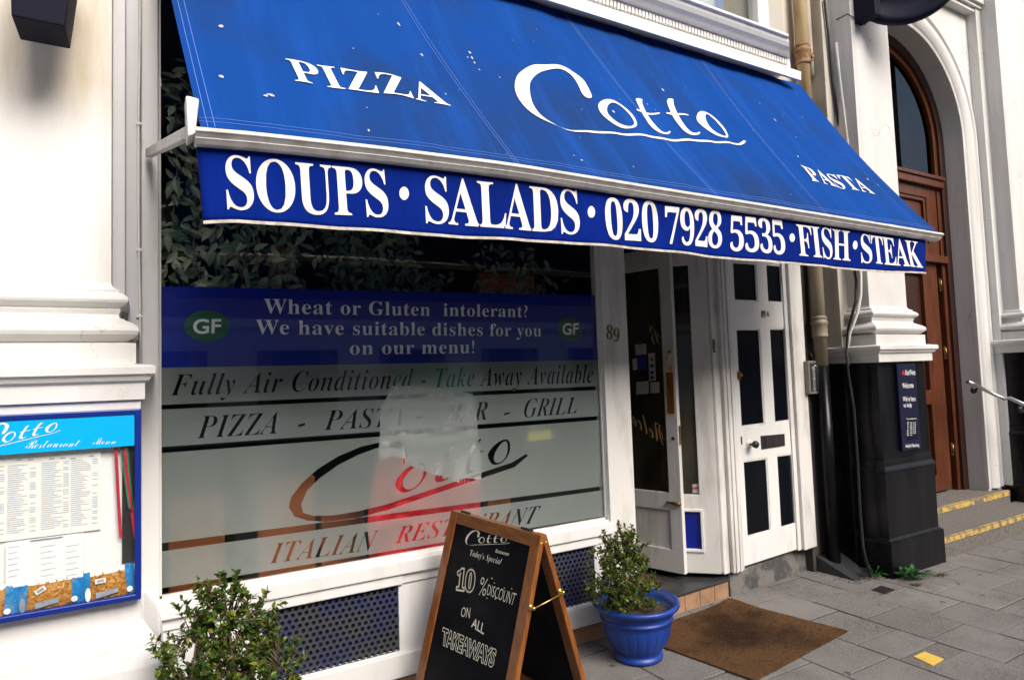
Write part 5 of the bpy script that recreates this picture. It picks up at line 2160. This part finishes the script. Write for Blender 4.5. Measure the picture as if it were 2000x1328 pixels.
for k, (dy_, op, cl) in enumerate((('M', '9.30', '16.30'), ('T', '9.30', '16.30'), ('W', '10.00', '16.30'), ('T', '9.30', '16.30'), ('F', '9.30', '16.30'), ('S', '9.30', '12.30'), ('S', 'Closed', ''))):
    yy = 824 + k * 4.0
    for body, xa, xb in ((dy_, 1771, 1774), (op, 1776.5, 1781), (cl, 1783, 1788)):
        if body:
            mb.solid(in_quad(text_loops(body, None, .006), p(xa, yy), p(xb, yy - .4), p(xa, yy + 2.8), p(xb, yy + 2.4)), lambda u_, v_, t_: (u_, SGY - .003, v_), 0)
mb.build('lettering', 'white_print', hp)

# round projecting sign, cut by the top edge
rs = thing('round_sign', 'dark navy round sign on a bracket at the top right', 'sign', (4.8, 2.7, 4.3))
# disc faces the street's length (normal along -X), on a bracket from the pilaster
cpx = ony(1768, -52, 2.78)
mb = MB()
rad = onp(1768, 48, cpx, CF) - cpx
R0 = rad.length
nrm = Vector((-.80, -.58, 0)).normalized()
mb.lathe([(0, -.04), (R0 * .97, -.04), (R0, -.03), (R0, .03), (R0 * .97, .04), (R0 * .86, .04), (R0 * .84, .028), (R0 * .6, .028), (0, .028)], cpx, 48, nrm)
mb.build('disc', 'navy', rs)
mb = MB()
pA = ony(1690, 20, 3.0)
mb.box(pA.x - .035, pA.x + .055, 2.90, 3.08, pA.z - .09, pA.z + .5)
mb.tube([(pA.x + .02, 2.95, pA.z + .1), (cpx.x - .0, cpx.y + .02, pA.z + .12)], .02, 8)
mb.build('bracket', 'navy', rs, .004)
mb = MB()
pB = ony(1678, 20, 3.07)
mb.lathe([(0, .02), (.014, .015), (.014, 0)], pB, 10, (0, -1, 0))
mb.build('fixing', 'iron', rs)

# ================================================================== CHALKBOARD
ab = thing('chalkboard', 'wooden sandwich board with chalk writing about a takeaway discount', 'sandwich board', (1.46, 2.78, 0))
HZ = 1.0
Rt, Lt = onz(1062, 1044, HZ), onz(886, 995, HZ)
dH = (Lt - Rt)
wB = dH.length
dH.normalize()
nF = Vector((-dH.y, dH.x, 0)).normalized()
if nF.x > 0:
    nF = -nF
SP = .295


def panel_frame(sign):
    """u from right end to left end, v from hinge down"""
    foot = Rt + nF * SP * sign
    down = (Vector((foot.x, foot.y, 0)) - Rt)
    Ln = down.length
    down.normalize()
    out = dH.cross(down)
    if out.dot(nF * sign) < 0:
        out = -out
    return (lambda u_, v_, t_: tuple(Rt + nF * sign * .012 + dH * u_ + down * v_ + out * t_)), Ln, down, out


fF, LF, dnF, outF = panel_frame(1)
fR, LR, dnR, outR = panel_frame(-1)
ST = .062
for fr_, L_, nm in ((fF, LF, 'front_panel'), (fR, LR, 'rear_panel')):
    mb = MB()
    mb.solid([rect(ST + .001, wB - ST - .001, .0585, L_ - .16)], lambda u_, v_, t_: fr_(u_, v_, -.012 + t_), .008)
    board = mb.build(nm, 'slate', ab)
    for a, b_ in ((0, ST), (wB - ST, wB)):
        mb = MB()
        mb.solid([rect(a, b_, 0, L_)], lambda u_, v_, t_: fr_(u_, v_, -.022 + t_), .026)
        mb.build('stile', 'oak', ab, .003)
    for a, b_ in ((.0, .058), (L_ - .165, L_ - .10)):
        mb = MB()
        mb.solid([rect(ST + .0005, wB - ST - .0005, a + .001, b_)], lambda u_, v_, t_: fr_(u_, v_, -.02 + t_), .022)
        mb.build('rail', 'oak_cross', ab, .003)
    if nm == 'front_panel':
        fboard = board
mb = MB()
for uu in (.12, wB - .12):
    mb.tube([tuple(Rt + dH * (uu - .04) + Vector((0, 0, .004))), tuple(Rt + dH * (uu + .04) + Vector((0, 0, .004)))], .006, 8)
mb.build('hinge', 'iron', ab)
mb = MB()
for f_ in (fF, fR):
    for vv in (.035,):
        c_ = Vector(f_(0, vv, -.009))
        mb.lathe([(0, .002), (.0055, .002), (.0065, 0)], c_, 12, -dH)
mb.build('screw', 'brass', ab)
vS = .30
pa, pb = Vector(fF(-.004, vS, -.009)), Vector(fR(-.004, vS - .03, -.009))
mb = MB()
for c_ in (pa, pb):
    mb.lathe([(0, .004), (.012, .004), (.014, 0)], c_, 14, -dH)
    mb.lathe([(.004, 0), (.004, .014), (.008, .016), (.008, .024), (0, .026)], c_, 10, -dH)
mb.tube([tuple(pa - dH * .02), tuple(pa.lerp(pb, .5) - dH * .022), tuple(pb - dH * .02)], .0035, 8)
mb.build('stay_hook', 'brass', ab)
bO = Vector(fF(0, 0, -.004))


def bpt(px, py):
    w_ = onp(px, py, bO, outF)
    r_ = w_ - Vector(fF(0, 0, -.004))
    return (r_.dot(dH), r_.dot(dnF))


c7 = lambda x, y: bpt(840 + x / 3.816, 980 + y / 3.816)
chf = lambda u_, v_, t_: fF(u_, v_, -.0028)


def chalk(loops, name='chalk_writing', mat='chalk', each=False):
    mb = MB()
    if each:
        for l in loops:
            mb.solid([l], chf, 0)
    else:
        mb.solid(loops, chf, 0)
    return mb.build(name, mat, fboard)


chalk(in_quad(LOGO_N, c7(268, 200), c7(598, 246), c7(262, 318), c7(596, 352)), 'logo')
chalk(in_quad(text_loops("Today's Special", 'bital', -.01), c7(303, 352), c7(541, 422), c7(296, 412), c7(522, 478)))
chalk(in_quad(text_loops("Restaurant", 'bital', 0), c7(490, 349), c7(592, 374), c7(485, 374), c7(588, 403)))
chalk(ribbon(in_quad(text_loops("10", 'bold', .03), c7(210, 488), c7(343, 508), c7(190, 655), c7(325, 675)), .0085), each=True)
chalk(in_quad(text_loops("%", None, -.012), c7(385, 556), c7(440, 572), c7(358, 692), c7(412, 700)))
dots = [[c7(x + r * math.cos(a), y + r * math.sin(a)) for a in np.linspace(0, 2 * math.pi, 10)[:-1]] for (x, y, r) in ((463, 568, 5), (480, 603, 4), (555, 640, 4), (610, 645, 4), (425, 716, 4), (487, 720, 4))]
chalk(in_quad(text_loops("DISCOUNT", None, -.012, 1.0), c7(436, 612), c7(648, 682), c7(424, 690), c7(622, 772)) + dots)
chalk(in_quad(text_loops("ON", None, -.004), c7(240, 782), c7(304, 786), c7(228, 852), c7(296, 866)))
chalk(in_quad(text_loops("ALL", None, .012), c7(326, 862), c7(412, 908), c7(306, 928), c7(400, 988)))
chalk(ribbon(in_quad(text_loops("TAKEAWAYS", None, .035, .96), c7(98, 932), c7(500, 1100), c7(86, 1062), c7(468, 1235)), .0042), each=True)
# ================================================================== POTTED SHRUBS
def shrub(label, base, pot_r, pot_h, stem_pts, blobs, nleaf, Lr, seed):
    random.seed(seed)
    t = thing('potted_shrub', label, 'shrub', base, 'box shrubs in front of the shop')
    bx, by, bz = base
    k = pot_r / .25
    prof = [(.0, 0), (.128, 0), (.143, .008), (.145, .022), (.134, .032), (.128, .042), (.142, .06), (.170, .1), (.190, .15), (.200, .2), (.203, .235), (.211, .238), (.212, .25), (.206, .253),
            (.208, .27), (.212, .292), (.225, .3), (.244, .305), (.252, .318), (.25, .332), (.238, .338), (.222, .33), (.208, .3), (.2, .26), (.0, .26)]
    mb = MB()
    def flute(a, h):
        if .06 < h < .2:
            return 1 + .04 * (abs(math.sin(a * 11)) ** .4 - .8) * math.sin(math.pi * (h - .06) / .14) ** .5
        return 1
    mb.lathe([(r * k, h * pot_h / .338) for r, h in prof], base, 264, 'z', lambda a, h: flute(a, h * .338 / pot_h))
    mb.build('pot', 'blue_pot', t)
    mb = MB()
    mb.lathe([(.206 * k, 0), (.15 * k, .012), (.0, .02)], (bx, by, bz + pot_h * .80), 24)
    mb.build('soil', 'soil', t)
    ms = MB()
    ml = MB()
    ml.keep = True
    root = Vector((bx, by, bz + pot_h * .78))
    for st in stem_pts:
        pts = [Vector(p) for p in st]
        n = len(pts)
        ms.tube(pts, [.011 * (1 - .6 * i / (n - 1)) for i in range(n)], 7)
    # twigs from the stems outward, leaves along twigs
    cs = [(Vector(c), Vector(r)) for c, r in blobs]
    tips = [Vector(p) for st in stem_pts for p in st[1:]]
    wts = [r.x * r.y * r.z for c, r in cs]
    ntw = nleaf // 20
    for _ in range(ntw):
        c, r = random.choices(cs, wts)[0]
        d = rv()
        q = random.uniform(.35, 1.0) if random.random() < .8 else random.uniform(1.0, 1.16)
        p = c + Vector((d.x * r.x, d.y * r.y, d.z * r.z)) * q
        o = min(tips, key=lambda s: (s - p).length)
        a = p.lerp(o, .55)
        mid = a.lerp(p, .5) + Vector((0, 0, .012))
        up = (p - a).normalized() * .6 + Vector((0, 0, .7)) + rv() * .35
        p2 = p + up.normalized() * random.uniform(.02, .06)
        ms.tube([a, mid, p, p2], [.0028, .0022, .0016, .001], 4)
        seg = [(mid, p), (p, p2), (p, p2)]
        for i in range(20):
            s0, s1 = random.choice(seg)
            pp_ = s0.lerp(s1, random.random())
            dr_ = (s1 - s0).normalized()
            sd_ = rv()
            sd_ = (sd_ - dr_ * sd_.dot(dr_)).normalized()
            L = random.uniform(*Lr) * random.choice((.6, .85, 1, 1, 1.15))
            leaf(ml, pp_, sd_ + dr_ * random.uniform(.3, 1.2), Vector((0, 0, 1)) + rv() * .6, L, L * .58, .1)
    ms.build('stem', 'bark', t)
    ml.build('foliage', 'box_leaf', t)
    return t


pc = onz(1246, 1281)
cR = ony(1200, 1108, 2.97)
shrub('green box shrub leaning left in the round blue pot beside the sandwich board', (pc.x, pc.y, 0), .258, .335,
      [[(pc.x + .01, pc.y - .02, .26), (pc.x - .03, pc.y - .02, .4), (pc.x - .055, pc.y - .03, .5), (pc.x - .03, pc.y - .03, .62)],
       [(pc.x - .055, pc.y - .03, .5), (pc.x - .12, pc.y - .05, .58), (pc.x - .17, pc.y - .03, .66)],
       [(pc.x - .06, pc.y, .27), (pc.x - .12, pc.y - .03, .38), (pc.x - .2, pc.y - .04, .47)],
       [(pc.x - .03, pc.y - .02, .4), (pc.x + .03, pc.y - .03, .46), (pc.x + .06, pc.y - .02, .5)]],
      [((pc.x - .17, pc.y - .03, .52), (.13, .14, .16)), ((pc.x - .10, pc.y - .03, .63), (.13, .12, .12)), ((pc.x + .01, pc.y - .01, .53), (.08, .09, .08)), ((pc.x - .14, pc.y - .06, .40), (.12, .11, .10)),
       ((pc.x + .02, pc.y - .05, .36), (.09, .1, .07)), ((pc.x - .22, pc.y - .02, .44), (.1, .12, .1)), ((pc.x - .2, pc.y - .08, .36), (.09, .1, .06)), ((pc.x + .05, pc.y - .02, .44), (.08, .1, .1)), ((pc.x - .21, pc.y, .66), (.06, .06, .08)), ((pc.x - .05, pc.y, .68), (.06, .06, .07))],
      7400, (.014, .027), 11)
cL = ony(430, 1290, 2.72)
bx, by = cL.x, 2.72
shrub('larger green box shrub in front of the vent, cut by the bottom edge', (bx, by, 0), .25, .335,
      [[(bx, by, .26), (bx + .02, by, .45), (bx + .05, by, .6), (bx + .03, by, .8)], [(bx + .02, by, .45), (bx - .1, by, .6), (bx - .08, by, .75)],
       [(bx + .02, by, .42), (bx + .14, by - .02, .54), (bx + .22, by - .03, .6)], [(bx, by, .4), (bx - .12, by - .02, .5), (bx - .2, by, .55)]],
      [((bx + .0, by, .64), (.17, .15, .15)), ((bx - .02, by, .80), (.12, .11, .12)), ((bx + .05, by, .88), (.07, .07, .08)), ((bx - .15, by - .02, .58), (.12, .12, .12)), ((bx + .16, by - .02, .6), (.12, .12, .1)),
       ((bx - .16, by, .74), (.05, .06, .1)), ((bx, by - .02, .46), (.24, .17, .12)), ((bx + .13, by, .76), (.07, .08, .08)), ((bx - .06, by, .92), (.04, .04, .07))],
      10500, (.015, .031), 21)

# ================================================================== PAVEMENT OBJECTS
# coir mat lying on the slabs
mb = MB()
BLc, BRc, FRc, FLc = Vector((2.70, 3.30, 0)), Vector((3.70, 3.345, 0)), onz(1655, 1234), Vector((2.86, 2.45, 0))
N = 26
top = []
random.seed(5)
for j_ in range(N + 1):
    row = []
    for i in range(N + 1):
        u_, v_ = i / N, j_ / N
        p_ = (FLc * (1 - u_) + FRc * u_) * (1 - v_) + (BLc * (1 - u_) + BRc * u_) * v_
        edge = min(u_, v_, 1 - u_, 1 - v_)
        z = .012 + .004 * math.sin(u_ * 7 + v_ * 3) * min(1, edge * 8)
        z += .02 * max(0, u_ + v_ - 1.72) / .28
        z += .010 * math.exp(-((u_ - .93 + (1 - v_) * .35) / .03) ** 2) * max(0, v_ - .75) * 4
        jt = Vector((random.uniform(-.002, .002), random.uniform(-.002, .002), 0)) if edge == 0 else Vector((0, 0, 0))
        row.append(p_ + jt + Vector((0, 0, z)))
    top.append(row)
mb.rings([[tuple(p_) for p_ in r] for r in top], close=False)
for _ in range(16000):
    u_, v_ = random.random() * N, random.random() * N
    i, j_ = min(int(u_), N - 1), min(int(v_), N - 1)
    fu, fv = u_ - i, v_ - j_
    p_ = (top[j_][i] * (1 - fu) + top[j_][i + 1] * fu) * (1 - fv) + (top[j_ + 1][i] * (1 - fu) + top[j_ + 1][i + 1] * fu) * fv
    d_ = Vector((random.gauss(0, .006), random.gauss(0, .006), random.uniform(.003, .009)))
    s_ = Vector((random.gauss(0, 1), random.gauss(0, 1), 0)).normalized() * .0011
    mb.face([tuple(p_ - s_), tuple(p_ + s_), tuple(p_ + d_)])
per_ = top[0] + [r[-1] for r in top[1:]] + top[-1][-2::-1] + [r[0] for r in top[-2:0:-1]]
mb.rings([[tuple(p_) for p_ in per_], [(p_.x, p_.y, max(p_.z - .014, .001)) for p_ in per_]])
tag(mb.build('coir_mat', 'coir'), 'worn brown coir mat lying on the pavement before the doorstep', 'mat')

# utility cover with yellow plate
uc = thing('utility_cover', 'small concrete utility cover with a yellow plate, set in the paving', 'cover', (3.95, 2.1, 0))
mb = MB()
mb.box(3.752, 4.163, 2.03, 2.175, -.03, -.002)
mb.build('concrete_infill', 'stone_step', uc, .002)
q_ = [onz(*p_, .002) for p_ in ((1784, 1281), (1806, 1272), (1843, 1286), (1822, 1299))]
mb = MB()
mb.hexa([(v.x, v.y, -.003) for v in (q_[0], q_[3], q_[2], q_[1])] + [(v.x, v.y, .003) for v in (q_[0], q_[3], q_[2], q_[1])])
mb.build('plate', 'yellow_plate', uc)
mb = MB()
q_ = [onz(*p_, .003) for p_ in ((1702, 1151), (1721, 1143), (1748, 1151), (1730, 1159))]
mb.hexa([(v.x, v.y, -.003) for v in (q_[0], q_[3], q_[2], q_[1])] + [(v.x, v.y, .004) for v in (q_[0], q_[3], q_[2], q_[1])])
tag(mb.build('drain_cover', 'iron'), 'small square dark metal cover in the pavement by the pedestal', 'cover')
# rubble strip at the foot of the recess
mb = MB()
random.seed(9)
for _ in range(260):
    p_ = Vector((random.uniform(4.75, 5.1), random.uniform(3.05, 3.42), 0))
    r = random.uniform(.003, .010)
    mb.lathe([(0, 0), (r, r * .3), (r * .7, r * .8), (0, r)], (p_.x, p_.y, -.002), 5)
for _ in range(70):
    p_ = Vector((random.uniform(2.9, 7.5), random.uniform(1.7, 3.2), 0))
    r = random.uniform(.003, .007)
    mb.lathe([(0, 0), (r, r * .3), (r * .6, r * .6), (0, r * .7)], (p_.x, p_.y, -.001), 5)
tag(mb.build('grit', 'stone_step'), 'loose grit in the corner beside door 89A', 'grit', kind='stuff')


def weed(label, pos, n, L, mat, up, seed, wd=.5, sp=.04):
    random.seed(seed)
    t = thing('weed', label, 'weed', pos)
    mb, ms = MB(), MB()
    mb.keep = True
    for _ in range(n):
        a = random.uniform(0, 2 * math.pi)
        d = Vector((math.cos(a), math.sin(a), up * random.uniform(.5, 1.6)))
        b0 = Vector(pos) + Vector((random.gauss(0, sp), random.gauss(0, sp * .6), 0))
        l_ = L * random.uniform(.6, 1.2)
        m_ = b0 + d.normalized() * l_ * .7
        ms.tube([b0, m_], .0016, 4)
        leaf(mb, m_, d + Vector((0, 0, -.3)), Vector((0, 0, 1)) + rv() * .3, l_, l_ * wd, .35)
    ms.build('stem', mat, t)
    mb.build('foliage', mat, t)


wp = onz(1778, 1130)
weed('leafy green weed at the foot of the black pedestal', (wp.x, wp.y, 0), 70, .066, 'weed_leaf', 1.3, 1, .45, .042)
wp = onz(1708, 1126)
weed('small green tuft beside the cable at the pedestal corner', (wp.x, wp.y, 0), 18, .075, 'weed_leaf', 1.2, 2, .2, .015)
wp = onz(1837, 1123)
weed('dry yellow tuft in the paving joint near the bank steps', (wp.x, wp.y, 0), 50, .026, 'dry_grass', .8, 3, .18, .028)
wp = onz(1790, 1143)
weed('dry yellow tuft in the paving joint in front of the green weed', (wp.x, wp.y, 0), 40, .026, 'dry_grass', .8, 4, .18, .024)
